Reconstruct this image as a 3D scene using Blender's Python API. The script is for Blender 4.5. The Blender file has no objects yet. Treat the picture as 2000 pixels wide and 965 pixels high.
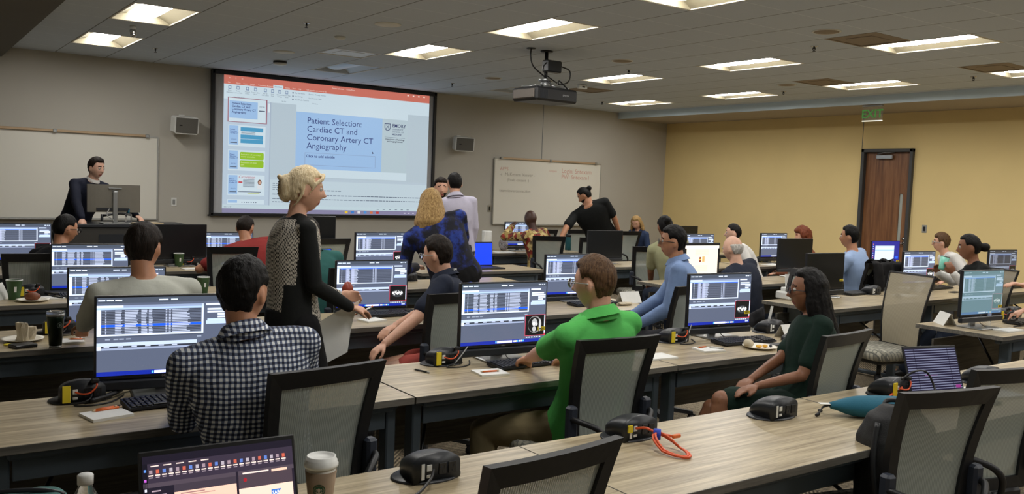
import bpy, math, random
from math import sin, cos, pi, sqrt, exp, radians as RAD
from mathutils import Vector, Matrix, noise
random.seed(7)
scene = bpy.context.scene
C = scene.collection

# ---------------------------------------------------------------- camera, world, exposure
cam_d = bpy.data.cameras.new('camera')
cam_d.sensor_width = 36.0
cam_d.lens = 1726.125 / 2000 * 36.0
cam_d.clip_start = 0.05
cam = bpy.data.objects.new('camera', cam_d)
C.objects.link(cam)
CZ = 1.66
rt, up, fw = (0.81468197, -0.5786059, 0.03883938), (0.00814019, 0.07837853, 0.99689044), (0.57985087, 0.8118325, -0.06856354)
cam.matrix_world = Matrix(((rt[0], up[0], -fw[0], 0), (rt[1], up[1], -fw[1], 0), (rt[2], up[2], -fw[2], CZ), (0, 0, 0, 1)))
scene.camera = cam
world = bpy.data.worlds.new('world')
scene.world = world
world.use_nodes = True
world.node_tree.nodes['Background'].inputs[0].default_value = (0.75, 0.85, 1, 1)
world.node_tree.nodes['Background'].inputs[1].default_value = 0.05
vs = scene.view_settings
vs.view_transform = 'Standard'
vs.look = 'None'
vs.exposure = -0.05
vs.gamma = 1
vs.use_curve_mapping = False
LAMP = 34.0                 # emission of the troffer lenses
SCREEN = 1.0                # emission of the displays
scene.cycles.use_denoising = True
scene.cycles.max_bounces = 6
scene.cycles.diffuse_bounces = 4
scene.cycles.glossy_bounces = 3
scene.cycles.transparent_max_bounces = 12
scene.cycles.sample_clamp_indirect = 4.0
scene.cycles.caustics_reflective = False
scene.cycles.caustics_refractive = False

# ---------------------------------------------------------------- materials
def lin(c):
    return tuple((x / 12.92 if x <= 0.04045 else ((x + 0.055) / 1.055) ** 2.4) for x in c)
def hx(r, g, b):
    return lin((r / 255, g / 255, b / 255))
class NT:
    def __init__(s, name):
        s.m = bpy.data.materials.new(name); s.m.use_nodes = True
        s.t = s.m.node_tree; s.b = s.t.nodes['Principled BSDF']
    def n(s, typ, **kw):
        nd = s.t.nodes.new(typ)
        for k, v in kw.items():
            if k.startswith('i_'):
                nd.inputs[k[2:].replace('_', ' ')].default_value = v
            else: setattr(nd, k, v)
        return nd
    def l(s, a, b): s.t.links.new(a, b)
    def obj(s): return s.n('ShaderNodeTexCoord').outputs['Object']
    def mapped(s, scale, rot=(0, 0, 0)):
        mp = s.n('ShaderNodeMapping'); mp.inputs['Scale'].default_value = scale; mp.inputs['Rotation'].default_value = rot
        s.l(s.obj(), mp.inputs['Vector']); return mp.outputs[0]
    def math(s, op, a, b=None, c=None):
        nd = s.n('ShaderNodeMath', operation=op)
        for k, v in enumerate((a, b, c)):
            if v is None: continue
            if isinstance(v, (int, float)): nd.inputs[k].default_value = v
            else: s.l(v, nd.inputs[k])
        return nd.outputs[0]
    def mix(s, f, a, b):
        nd = s.n('ShaderNodeMix', data_type='RGBA')
        if isinstance(f, (int, float)): nd.inputs[0].default_value = f
        else: s.l(f, nd.inputs[0])
        for k, v in ((6, a), (7, b)):
            if isinstance(v, tuple): nd.inputs[k].default_value = (*v[:3], 1)
            else: s.l(v, nd.inputs[k])
        return nd.outputs[2]
    def noise(s, vec, scale, detail=3, rough=.5):
        nd = s.n('ShaderNodeTexNoise'); nd.inputs['Scale'].default_value = scale; nd.inputs['Detail'].default_value = detail; nd.inputs['Roughness'].default_value = rough
        s.l(vec, nd.inputs['Vector']); return nd.outputs['Fac']
    def ramp(s, f, stops):
        nd = s.n('ShaderNodeValToRGB'); e = nd.color_ramp.elements
        while len(e) < len(stops): e.new(.5)
        for k, (p, c) in enumerate(stops): e[k].position = p; e[k].color = (*c, 1)
        s.l(f, nd.inputs[0]); return nd.outputs[0]
    def color(s, c):
        if isinstance(c, tuple): s.b.inputs['Base Color'].default_value = (*c[:3], 1)
        else: s.l(c, s.b.inputs['Base Color'])
    def bump(s, h, strength=.3, dist=.01):
        nd = s.n('ShaderNodeBump'); nd.inputs['Strength'].default_value = strength; nd.inputs['Distance'].default_value = dist
        s.l(h, nd.inputs['Height']); s.l(nd.outputs[0], s.b.inputs['Normal'])
    def xyz(s, vec=None):
        nd = s.n('ShaderNodeSeparateXYZ'); s.l(vec if vec is not None else s.obj(), nd.inputs[0]); return nd.outputs
    def stripe(s, v, period, width, phase=0.0):      # 1 on the line
        a = s.math('FRACT', s.math('ADD', s.math('DIVIDE', v, period), phase)); return s.math('LESS_THAN', a, width / period)

def plain(name, col, rough=.5, metal=0.0, var=.06, scale=30, bump=0.0, coat=0.0, spec=None):
    t = NT(name)
    f = t.noise(t.obj(), scale)
    d = tuple(max(0, x * (1 - var)) for x in col); u = tuple(min(1, x * (1 + var)) for x in col)
    t.color(t.mix(f, d, u))
    t.b.inputs['Roughness'].default_value = rough; t.b.inputs['Metallic'].default_value = metal
    if coat: t.b.inputs['Coat Weight'].default_value = coat
    if spec is not None: t.b.inputs['Specular IOR Level'].default_value = spec
    if bump: t.bump(f, bump, .004)
    return t.m
def emit(name, col, s):
    t = NT(name); t.color((0.02, 0.02, 0.02)); t.b.inputs['Emission Color'].default_value = (*col, 1); t.b.inputs['Emission Strength'].default_value = s
    return t.m

M = {}
M['black'] = plain('black_plastic', hx(26, 27, 30), .42)
M['blackm'] = plain('black_frame', hx(20, 21, 24), .5)
M['dark'] = plain('dark_plastic', hx(34, 37, 42), .4)
M['bracket'] = plain('slate_plastic', hx(44, 50, 62), .5)
M['steel'] = plain('blue_grey_steel', hx(88, 100, 110), .42, .3)
M['silver'] = plain('silver_metal', hx(170, 172, 172), .3, .75)
M['chrome'] = plain('chrome', hx(205, 205, 205), .15, 1.0)
M['white'] = plain('white_plastic', hx(225, 226, 222), .45)
M['paper'] = plain('white_paper', hx(228, 228, 224), .8)
M['plate'] = plain('paper_plate', hx(235, 230, 215), .6)
M['orange'] = plain('orange_plastic', hx(225, 110, 45), .4)
M['cable_o'] = plain('orange_cable', hx(226, 92, 48), .4)
M['cable_b'] = plain('black_cable', hx(22, 22, 24), .45)
M['cable_w'] = plain('grey_cable', hx(160, 160, 158), .45)
M['yellow'] = plain('yellow_label', hx(222, 200, 40), .6)
M['green'] = plain('green_paper_cup', hx(52, 82, 44), .55)
M['dgreen'] = plain('dark_green_steel', hx(20, 40, 26), .3, .4)
M['teal'] = plain('teal_fabric', hx(28, 98, 122), .8, bump=.3, scale=400)
M['bread'] = plain('bread_crust', hx(110, 58, 30), .6, bump=.5, var=.3, scale=60)
M['clearp'] = None
M['brass'] = plain('brass_rail', hx(186, 160, 128), .5, .2)
M['blue'] = plain('blue_strap', hx(40, 70, 190), .6)

# clear plastic / glass
def clear(name, col=(1, 1, 1), rough=.03, ior=1.3):
    t = NT(name); t.color(col); t.b.inputs['Transmission Weight'].default_value = .95; t.b.inputs['Roughness'].default_value = rough; t.b.inputs['IOR'].default_value = ior
    return t.m
M['clearp'] = clear('clear_plastic', (.95, .97, 1))
M['glass'] = clear('door_glass', (.75, .8, .78), .25, 1.45)
M['lens'] = clear('spectacle_lens', (.97, .97, 1), .0, 1.1)

# laminate: grey beige wood streaks running along the long axis
def laminate(name, a, b, c, rough):
    t = NT(name)
    v = t.mapped((.9, 16, 16)); w = t.mapped((2.5, 90, 90))
    n1 = t.noise(v, 2.2, 4, .6); n2 = t.noise(w, 2.0, 3, .6)
    f = t.math('ADD', t.math('MULTIPLY', n1, .7), t.math('MULTIPLY', n2, .3))
    t.color(t.ramp(f, [(.36, a), (.5, b), (.62, c)]))
    t.b.inputs['Roughness'].default_value = rough
    t.bump(n2, .04, .002)
    return t.m
M['wood'] = laminate('grey_wood_laminate', hx(140, 125, 99), hx(172, 157, 128), hx(198, 183, 152), .33)
M['edge'] = laminate('table_edge_laminate', hx(82, 80, 74), hx(100, 97, 90), hx(118, 114, 105), .45)
M['panel'] = laminate('dark_wood_laminate', hx(70, 68, 63), hx(92, 88, 81), hx(110, 106, 97), .5)
M['doorw'] = None
def door_wood():
    t = NT('door_veneer'); v = t.mapped((14, 14, .8))
    n1 = t.noise(v, 1.6, 4, .6)
    t.color(t.ramp(n1, [(.3, hx(98, 62, 38)), (.5, hx(126, 84, 52)), (.7, hx(148, 104, 68))])); t.b.inputs['Roughness'].default_value = .4
    return t.m
M['doorw'] = door_wood()
M['dframe'] = plain('dark_door_frame', hx(62, 63, 64), .5)

# walls
def wallmat(name, col):
    t = NT(name); f = t.noise(t.obj(), 2.0, 2); g = t.noise(t.obj(), 160, 2)
    d = tuple(x * .95 for x in col); u = tuple(x * 1.04 for x in col)
    t.color(t.mix(f, d, u)); t.b.inputs['Roughness'].default_value = .9
    t.bump(g, .12, .003)
    return t.m
M['wall'] = wallmat('greige_wallcovering', hx(190, 186, 176))
M['wally'] = wallmat('ochre_wallcovering', hx(234, 210, 150))
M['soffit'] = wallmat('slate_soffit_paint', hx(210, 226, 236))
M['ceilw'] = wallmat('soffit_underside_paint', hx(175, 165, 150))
M['dsoff'] = wallmat('shaded_bulkhead_tone', hx(96, 92, 84))  # shade of the bulkhead without fixtures is put into this dark colour
M['board'] = plain('whiteboard_enamel', hx(232, 229, 218), .35, var=.02, scale=2)
M['alu'] = plain('aluminium_trim', hx(180, 180, 176), .35, .6)

# ceiling tiles: shadow line painted dark along one way, pale bar along the other
GX0, GY0, TX, TY, CEIL = 2.4633, 13.0088, 0.6096, 0.5510, 3.18
def ceilmat():
    t = NT('ceiling_tiles'); o = t.xyz()
    gx = t.math('PINGPONG', t.math('SUBTRACT', o[0], GX0), TX / 2)
    gy = t.math('PINGPONG', t.math('SUBTRACT', o[1], GY0), TY / 2)
    lx = t.math('LESS_THAN', gx, .006); ly = t.math('LESS_THAN', gy, .006)
    f = t.noise(t.obj(), 60, 4, .7); f2 = t.noise(t.obj(), .8, 2)
    base = t.mix(f, hx(196, 206, 218), hx(210, 220, 232))
    base = t.mix(t.math('MULTIPLY', f2, .25), base, hx(186, 195, 206))
    c = t.mix(ly, base, hx(222, 230, 240)); c = t.mix(lx, c, hx(112, 117, 122))
    t.color(c); t.b.inputs['Roughness'].default_value = .95
    return t.m
M['ceil'] = ceilmat()
# carpet
def carpet():
    t = NT('patterned_loop_carpet'); o = t.mapped((1, 1, 1))
    s = t.xyz(o)
    big = t.n('ShaderNodeTexVoronoi'); big.inputs['Scale'].default_value = 1.6; big.feature = 'F1'; big.distance = 'CHEBYCHEV'; t.l(o, big.inputs['Vector'])
    br = t.xyz(big.outputs['Color'])
    sel = t.math('GREATER_THAN', br[0], .5)
    a = t.math('ADD', s[0], s[1]); b = t.math('SUBTRACT', s[0], s[1])
    st1 = t.math('SINE', t.math('MULTIPLY', a, 190)); st2 = t.math('SINE', t.math('MULTIPLY', b, 190))
    mixv = t.math('ADD', t.math('MULTIPLY', st1, sel), t.math('MULTIPLY', st2, t.math('SUBTRACT', 1, sel)))
    n1 = t.noise(o, 70, 3, .7)
    f = t.math('ADD', t.math('MULTIPLY', mixv, .22), n1)
    t.color(t.ramp(f, [(.3, hx(74, 66, 55)), (.5, hx(128, 116, 96)), (.75, hx(180, 165, 138))])); t.b.inputs['Roughness'].default_value = 1
    t.bump(f, .6, .006)
    return t.m
M['carpet'] = carpet()
# chair fabrics
def seatfab():
    t = NT('checked_seat_fabric')
    br = t.n('ShaderNodeTexBrick'); br.offset = 0.5; br.inputs['Scale'].default_value = 1
    br.inputs['Color1'].default_value = (*hx(120, 118, 106), 1); br.inputs['Color2'].default_value = (*hx(176, 172, 156), 1)
    br.inputs['Mortar'].default_value = (*hx(104, 104, 98), 1); br.inputs['Mortar Size'].default_value = .004
    br.inputs['Brick Width'].default_value = .036; br.inputs['Row Height'].default_value = .03
    mp = t.mapped((1, 1, 1), (.5, 0, 0)); t.l(mp, br.inputs['Vector'])
    t.color(br.outputs['Color']); t.b.inputs['Roughness'].default_value = .9
    return t.m
M['seat'] = seatfab()
def meshfab(name, col, open_a, open_b, per=.0075):
    t = NT(name); o = t.xyz()
    rib = t.math('SINE', t.math('MULTIPLY', o[0], 2 * pi / per))
    f = t.math('MULTIPLY_ADD', rib, .5, .5)
    alpha = t.math('MULTIPLY_ADD', f, open_b - open_a, open_a)
    t.color(t.mix(f, col, tuple(x * .75 for x in col))); t.b.inputs['Roughness'].default_value = .7
    t.l(alpha, t.b.inputs['Alpha'])
    return t.m
M['mesh'] = meshfab('grey_back_mesh', hx(172, 180, 172), 1.0, .80)
M['mesht'] = meshfab('tan_back_mesh', hx(176, 166, 142), 1.0, .8)

# display material reads face colours
def dispmat(name, k):
    t = NT(name); a = t.n('ShaderNodeAttribute'); a.attribute_name = 'Col'
    t.color((.01, .01, .012)); t.l(a.outputs['Color'], t.b.inputs['Emission Color']); t.b.inputs['Emission Strength'].default_value = k
    t.b.inputs['Roughness'].default_value = .25
    return t.m
M['disp'] = dispmat('lit_display', 1.55 * SCREEN)
M['dispd'] = dispmat('lit_display_dim', .6 * SCREEN)
M['proj'] = dispmat('projected_picture', .92 * SCREEN)
def printmat():
    t = NT('printed_colours'); a = t.n('ShaderNodeAttribute'); a.attribute_name = 'Col'; t.l(a.outputs['Color'], t.b.inputs['Base Color']); t.b.inputs['Roughness'].default_value = .6
    return t.m
M['print'] = printmat()

# ---------------------------------------------------------------- mesh helpers
KIDS = {}
class MB:
    def __init__(s): s.v = []; s.f = []; s.mi = []; s.col = []; s.sm = []
    def add(s, vs_, fs_, mi=0, col=None, smooth=True, T=None):
        b = len(s.v)
        s.v += [tuple(T @ Vector(q)) if T is not None else tuple(q) for q in vs_]
        for q in fs_:
            s.f.append([b + k for k in q]); s.mi.append(mi); s.col.append(col); s.sm.append(smooth)
        return s
    def box(s, c, d, mi=0, ch=0.0, T=None, col=None):
        x, y, z = d[0] / 2, d[1] / 2, d[2] / 2
        if not ch:
            v = [(c[0] + a * x, c[1] + b * y, c[2] + e * z) for a in (-1, 1) for b in (-1, 1) for e in (-1, 1)]
            f = [(0, 1, 3, 2), (4, 6, 7, 5), (0, 4, 5, 1), (2, 3, 7, 6), (0, 2, 6, 4), (1, 5, 7, 3)]
            return s.add(v, f, mi, col, False, T)
        ch = min(ch, x * .49 * 2, y * .98, z * .98)
        v = []; idx = {}
        for a in (-1, 1):
            for b in (-1, 1):
                for e in (-1, 1):
                    for ax in range(3):
                        q = [a * (x - ch), b * (y - ch), e * (z - ch)]; q[ax] = (a * x, b * y, e * z)[ax]
                        idx[(a, b, e, ax)] = len(v); v.append((c[0] + q[0], c[1] + q[1], c[2] + q[2]))
        f = []
        for ax in range(3):
            o1, o2 = [k for k in range(3) if k != ax]
            for sg in (-1, 1):
                cyc = [(-1, -1), (1, -1), (1, 1), (-1, 1)]; q = []
                for p1, p2 in cyc:
                    t = [0, 0, 0]; t[ax] = sg; t[o1] = p1; t[o2] = p2; q.append(idx[(*t, ax)])
                if (sg > 0) == (ax == 1): q.reverse()
                f.append(q)
        for ax in range(3):
            o1, o2 = [k for k in range(3) if k != ax]
            for p1 in (-1, 1):
                for p2 in (-1, 1):
                    q = []
                    for sg, face in ((-1, o1), (1, o1), (1, o2), (-1, o2)):
                        t = [0, 0, 0]; t[ax] = sg; t[o1] = p1; t[o2] = p2; q.append(idx[(*t, face)])
                    f.append(q)
        for a in (-1, 1):
            for b in (-1, 1):
                for e in (-1, 1):
                    f.append([idx[(a, b, e, 0)], idx[(a, b, e, 1)], idx[(a, b, e, 2)]])
        # fix orientation outward
        g = []
        cc = Vector(c)
        for q in f:
            P = [Vector(v[k]) for k in q]; n = (P[1] - P[0]).cross(P[2] - P[0]); m = sum(P, Vector()) / len(P) - cc
            g.append(q if n.dot(m) > 0 else q[::-1])
        return s.add(v, g, mi, col, False, T)
    def loft(s, rings, mi=0, cap=True, closed=False, smooth=True, T=None, col=None):
        n = len(rings[0]); v = [q for r in rings for q in r]; f = []
        R_ = len(rings)
        for k in range(R_ if closed else R_ - 1):
            a, b = k * n, ((k + 1) % R_) * n
            for j in range(n):
                j2 = (j + 1) % n
                f.append((a + j, a + j2, b + j2, b + j))
        if cap and not closed:
            f.append(tuple(range(n))[::-1]); f.append(tuple((R_ - 1) * n + j for j in range(n)))
        return s.add(v, f, mi, col, smooth, T)
    def tube(s, pts, r, seg=10, mi=0, T=None, smooth_path=0, cap=True, col=None):
        pts = [Vector(q) for q in pts]
        if smooth_path: pts = crom(pts, smooth_path)
        rr = r if isinstance(r, (list, tuple)) else [r] * len(pts)
        if len(rr) != len(pts): rr = [rr[0] + (rr[-1] - rr[0]) * k / (len(pts) - 1) for k in range(len(pts))]
        rings = []; prev = None
        for k, q in enumerate(pts):
            d = (pts[min(k + 1, len(pts) - 1)] - pts[max(k - 1, 0)]).normalized()
            if prev is None:
                a = Vector((0, 0, 1)) if abs(d.z) < .9 else Vector((1, 0, 0)); u = d.cross(a).normalized()
            else:
                u = (prev - d * prev.dot(d)).normalized()
            prev = u; w = d.cross(u)
            rings.append([tuple(q + (u * cos(2 * pi * j / seg) + w * sin(2 * pi * j / seg)) * rr[k]) for j in range(seg)])
        return s.loft(rings, mi, cap, T=T, col=col)
    def cyl(s, p0, p1, r0, r1=None, seg=20, mi=0, T=None, col=None):
        return s.tube([p0, p1], [r0, r0 if r1 is None else r1], seg, mi, T, col=col)
    def lathe(s, prof, seg=28, mi=0, c=(0, 0, 0), T=None, cap=True):
        rings = [[(c[0] + r * cos(2 * pi * j / seg), c[1] + r * sin(2 * pi * j / seg), c[2] + z) for j in range(seg)] for r, z in prof]
        return s.loft(rings, mi, cap, T=T)
    def prism(s, poly, y0, y1, mi=0, T=None, smooth=False, axis='y', col=None):   # poly in x,z extruded along y
        n = len(poly)
        P = lambda a, b, t: (a, t, b) if axis == 'y' else ((a, b, t) if axis == 'z' else (t, a, b))
        v = [P(a, b, y0) for a, b in poly] + [P(a, b, y1) for a, b in poly]
        f = [tuple(range(n)), tuple(range(2 * n - 1, n - 1, -1))] + [(j, j + n, (j + 1) % n + n, (j + 1) % n) for j in range(n)]
        ar = sum(poly[j][0] * poly[(j + 1) % n][1] - poly[(j + 1) % n][0] * poly[j][1] for j in range(n))
        if (ar < 0) != (axis == 'z'): f = [q[::-1] for q in f]
        if y1 < y0: f = [q[::-1] for q in f]
        return s.add(v, f, mi, col, smooth, T)
    def sphere(s, c, r, mi=0, seg=20, rings=12, T=None, col=None):
        r = r if isinstance(r, (tuple, list)) else (r, r, r)
        v = [(c[0], c[1], c[2] + r[2])]
        for i in range(1, rings):
            a = pi * i / rings
            for j in range(seg):
                b = 2 * pi * j / seg; v.append((c[0] + r[0] * sin(a) * cos(b), c[1] + r[1] * sin(a) * sin(b), c[2] + r[2] * cos(a)))
        v.append((c[0], c[1], c[2] - r[2])); L = len(v) - 1; f = []
        for j in range(seg):
            j2 = (j + 1) % seg; f.append((0, 1 + j, 1 + j2)); f.append((L, L - seg + j2, L - seg + j))
            for i in range(rings - 2):
                a = 1 + i * seg; f.append((a + j, a + seg + j, a + seg + j2, a + j2))
        return s.add(v, f, mi, col, True, T)
    def mesh(s, name):
        me = bpy.data.meshes.new(name); me.from_pydata(s.v, [], s.f)
        me.polygons.foreach_set('material_index', s.mi); me.polygons.foreach_set('use_smooth', s.sm)
        if any(c is not None for c in s.col):
            at = me.color_attributes.new('Col', 'FLOAT_COLOR', 'CORNER'); buf = []
            for q, c in zip(s.f, s.col): buf += [*(c or (0, 0, 0)), 1.0] * len(q)
            at.data.foreach_set('color', buf)
        me.update(); return me
    def build(s, name, mats, parent=None, loc=(0, 0, 0), label=None):
        me = s.mesh(name)
        for m in (mats if isinstance(mats, (list, tuple)) else [mats]): me.materials.append(m)
        return link(name, me, parent, loc, label)
def link(name, me, parent=None, loc=(0, 0, 0), label=None):
    o = bpy.data.objects.new(name, me); C.objects.link(o); o.location = loc
    if parent: o.parent = parent; KIDS.setdefault(parent.name, []).append(o)
    if label: o['label'] = label
    return o
def crom(P, n):
    out = []
    for k in range(len(P) - 1):
        a, b, c, d = P[max(k - 1, 0)], P[k], P[k + 1], P[min(k + 2, len(P) - 1)]
        for j in range(n):
            t = j / n
            out.append(.5 * ((2 * b) + (c - a) * t + (2 * a - 5 * b + 4 * c - d) * t * t + (3 * b - a - 3 * c + d) * t ** 3))
    out.append(P[-1]); return out
def rrect(w, h, r, n=5, cx=0, cz=0):
    out = []
    for sx, sz, a0 in ((1, -1, -pi / 2), (1, 1, 0), (-1, 1, pi / 2), (-1, -1, pi)):
        for k in range(n + 1):
            a = a0 + (pi / 2) * k / n
            out.append((cx + sx * (w / 2 - r) + r * cos(a), cz + sz * (h / 2 - r) + r * sin(a)))
    return out
def thing(name, label, cat, loc=(0, 0, 0), rz=0.0, group=None):
    o = bpy.data.objects.new(name, None); C.objects.link(o); o.empty_display_size = .1
    o.location = loc; o.rotation_euler = (0, 0, rz); o['label'] = label; o['category'] = cat
    if group: o['group'] = group
    return o
def tag(o, label, cat, group=None):
    o['label'] = label; o['category'] = cat
    if group: o['group'] = group
    return o
def struct(o): o['kind'] = 'structure'; return o
def dup(root, label, loc, rz=0.0, group=None):
    def cp(o, par):
        c = o.copy(); C.objects.link(c); c.parent = par
        if par: KIDS.setdefault(par.name, []).append(c)
        for ch in [q for q in ALLKIDS(o)]: cp(ch, c)
        return c
    r = cp(root, None); r.location = loc; r.rotation_euler = (0, 0, rz); r['label'] = label
    if group: r['group'] = group
    return r
def ALLKIDS(o): return list(KIDS.get(o.name, []))
_txt = {}
def text_geo(body, size, bold=False, space=1.0, align='LEFT', shear=0.0):
    key = (body, bold, align, space, shear)
    if key not in _txt:
        cu = bpy.data.curves.new('t', 'FONT'); cu.body = body; cu.size = 1; cu.align_x = align; cu.resolution_u = 2; cu.space_line = space; cu.shear = shear
        if bold: cu.offset = .02
        ob = bpy.data.objects.new('t', cu); C.objects.link(ob)
        me = bpy.data.meshes.new_from_object(ob)
        _txt[key] = ([tuple(v.co) for v in me.vertices], [tuple(q.vertices) for q in me.polygons])
        bpy.data.objects.remove(ob); bpy.data.curves.remove(cu); bpy.data.meshes.remove(me)
    v, f = _txt[key]
    return [(a * size, b * size) for a, b, _ in v], f
# flat display facing -y: coordinates x (right), z (up)
class Disp(MB):
    k = 0
    def rect(s, x0, z0, x1, z1, c, lay=1):
        y = -lay * .0004
        return s.add([(x0, y, z0), (x1, y, z0), (x1, y, z1), (x0, y, z1)], [(0, 1, 2, 3)], 0, c, False)
    def poly(s, pts, c, lay=1):
        return s.add([(a, -lay * .0004, b) for a, b in pts], [tuple(range(len(pts)))], 0, c, False)
    def ell(s, x, z, rx, rz, c, lay=1, n=18): return s.poly([(x + rx * cos(2 * pi * k / n), z + rz * sin(2 * pi * k / n)) for k in range(n)], c, lay)
    def text(s, body, x, z, size, c, lay=2, **kw):
        v, f = text_geo(body, size, **kw)
        return s.add([(x + a, -lay * .0004, z + b) for a, b in v], f, 0, c, False)
# ================================================================ THE ROOM
XL, XR, YF, YB = -1.6, 13.11, 13.06, -4.2
m = MB(); m.box(((XL + XR) / 2, (YF + YB) / 2, -.05), (XR - XL + .4, YF - YB + .4, .1)); struct(m.build('floor', M['carpet']))
m = MB(); m.box(((XL + XR) / 2, YF + .06, 1.65), (XR - XL + .4, .12, 3.3)); struct(m.build('wall_front', M['wall']))
m = MB()   # right wall with a door opening
D0, D1, DH = 7.66, 8.555, 2.49
for y0, y1, z0, z1 in ((YB, D0, 0, 3.3), (D1, YF + .1, 0, 3.3), (D0, D1, DH, 3.3)):
    m.box((XR + .06, (y0 + y1) / 2, (z0 + z1) / 2), (.12, y1 - y0, z1 - z0))
struct(m.build('wall_right', M['wally']))
m = MB(); m.box((XL - .06, (YF + YB) / 2, 1.65), (.12, YF - YB + .4, 3.3)); struct(m.build('wall_left', M['wall']))
m = MB(); m.box(((XL + XR) / 2, YB - .06, 1.65), (XR - XL + .4, .12, 3.3)); struct(m.build('wall_back', M['wall']))
for nm, x in (('trim_1', 9.92),):
    m = MB(); m.box((x, YF - .001, 1.6), (.008, .006, 3.18)); struct(m.build(nm, M['steel']))
m = MB(); m.box((XR - .001, 8.58, 2.78), (.006, .008, .58)); struct(m.build('trim_2', M['steel']))
for nm, c, d in (('baseboard_front', ((XL + XR) / 2, YF - .008, .05), (XR - XL, .016, .1)), ('baseboard_left', (XL + .008, (YF + YB) / 2, .05), (.016, YF - YB, .1))):
    m = MB(); m.box(c, d); struct(m.build(nm, M['dframe']))
m = MB()
for y0, y1 in ((YB, D0 - .02), (D1 + .02, YF)): m.box((XR - .008, (y0 + y1) / 2, .05), (.016, y1 - y0, .1))
struct(m.build('baseboard_right', M['dframe']))
# soffits
SX0, SZ = 11.77, 3.055
m = MB(); m.box(((SX0 + XR) / 2, (YF + YB) / 2, (SZ + 3.24) / 2), (XR - SX0, YF - YB, 3.24 - SZ)); 
m.mi = [0] * len(m.f)
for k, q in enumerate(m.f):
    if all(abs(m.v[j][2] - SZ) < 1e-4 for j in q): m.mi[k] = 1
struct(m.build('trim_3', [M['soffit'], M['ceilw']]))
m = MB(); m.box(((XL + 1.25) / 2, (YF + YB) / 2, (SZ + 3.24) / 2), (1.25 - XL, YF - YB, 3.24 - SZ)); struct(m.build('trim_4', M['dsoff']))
# fixtures and openings of the ceiling grid
LIT = [(-1, 2), (-1, 6), (-1, 10), (-1, 14), (-1, 18), (-1, 22), (4, 6), (4, 10), (4, 14), (4, 18), (4, 22), (4, 26), (9, 6), (9, 10), (9, 14), (9, 18), (9, 22), (13, 2), (13, 6), (13, 10), (13, 14), (13, 18), (13, 22)]
DARKF = [(4, 2), (9, 2)]
GRILL = [(3, 5), (8, 14), (12, 10), (12, 14), (10, 4)]
holes = set()
for i, j in LIT + DARKF: holes |= {(i, j), (i, j + 1)}
holes |= set(GRILL)
m = MB()
i0, i1, j0, j1 = -3, 15, -1, 31
for i in range(i0, i1 + 1):
    j = j0
    while j <= j1:
        if (i, j) in holes: j += 1; continue
        k = j
        while k + 1 <= j1 and (i, k + 1) not in holes: k += 1
        x0, x1 = GX0 + TX * i, GX0 + TX * (i + 1); y1, y0 = GY0 - TY * j, GY0 - TY * (k + 1)
        y1 = min(y1, YF); x1 = min(x1, SX0 + .02)
        m.add([(x0, y0, CEIL), (x1, y0, CEIL), (x1, y1, CEIL), (x0, y1, CEIL)], [(0, 3, 2, 1)], 0, None, False)
        j = k + 1
o = m.build('ceiling', M['ceil']); struct(o)
m = MB(); m.box(((XL + XR) / 2, (YF + YB) / 2, 3.36), (XR - XL + .4, YF - YB + .4, .04)); struct(m.build('ceiling_slab', M['dark']))

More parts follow.
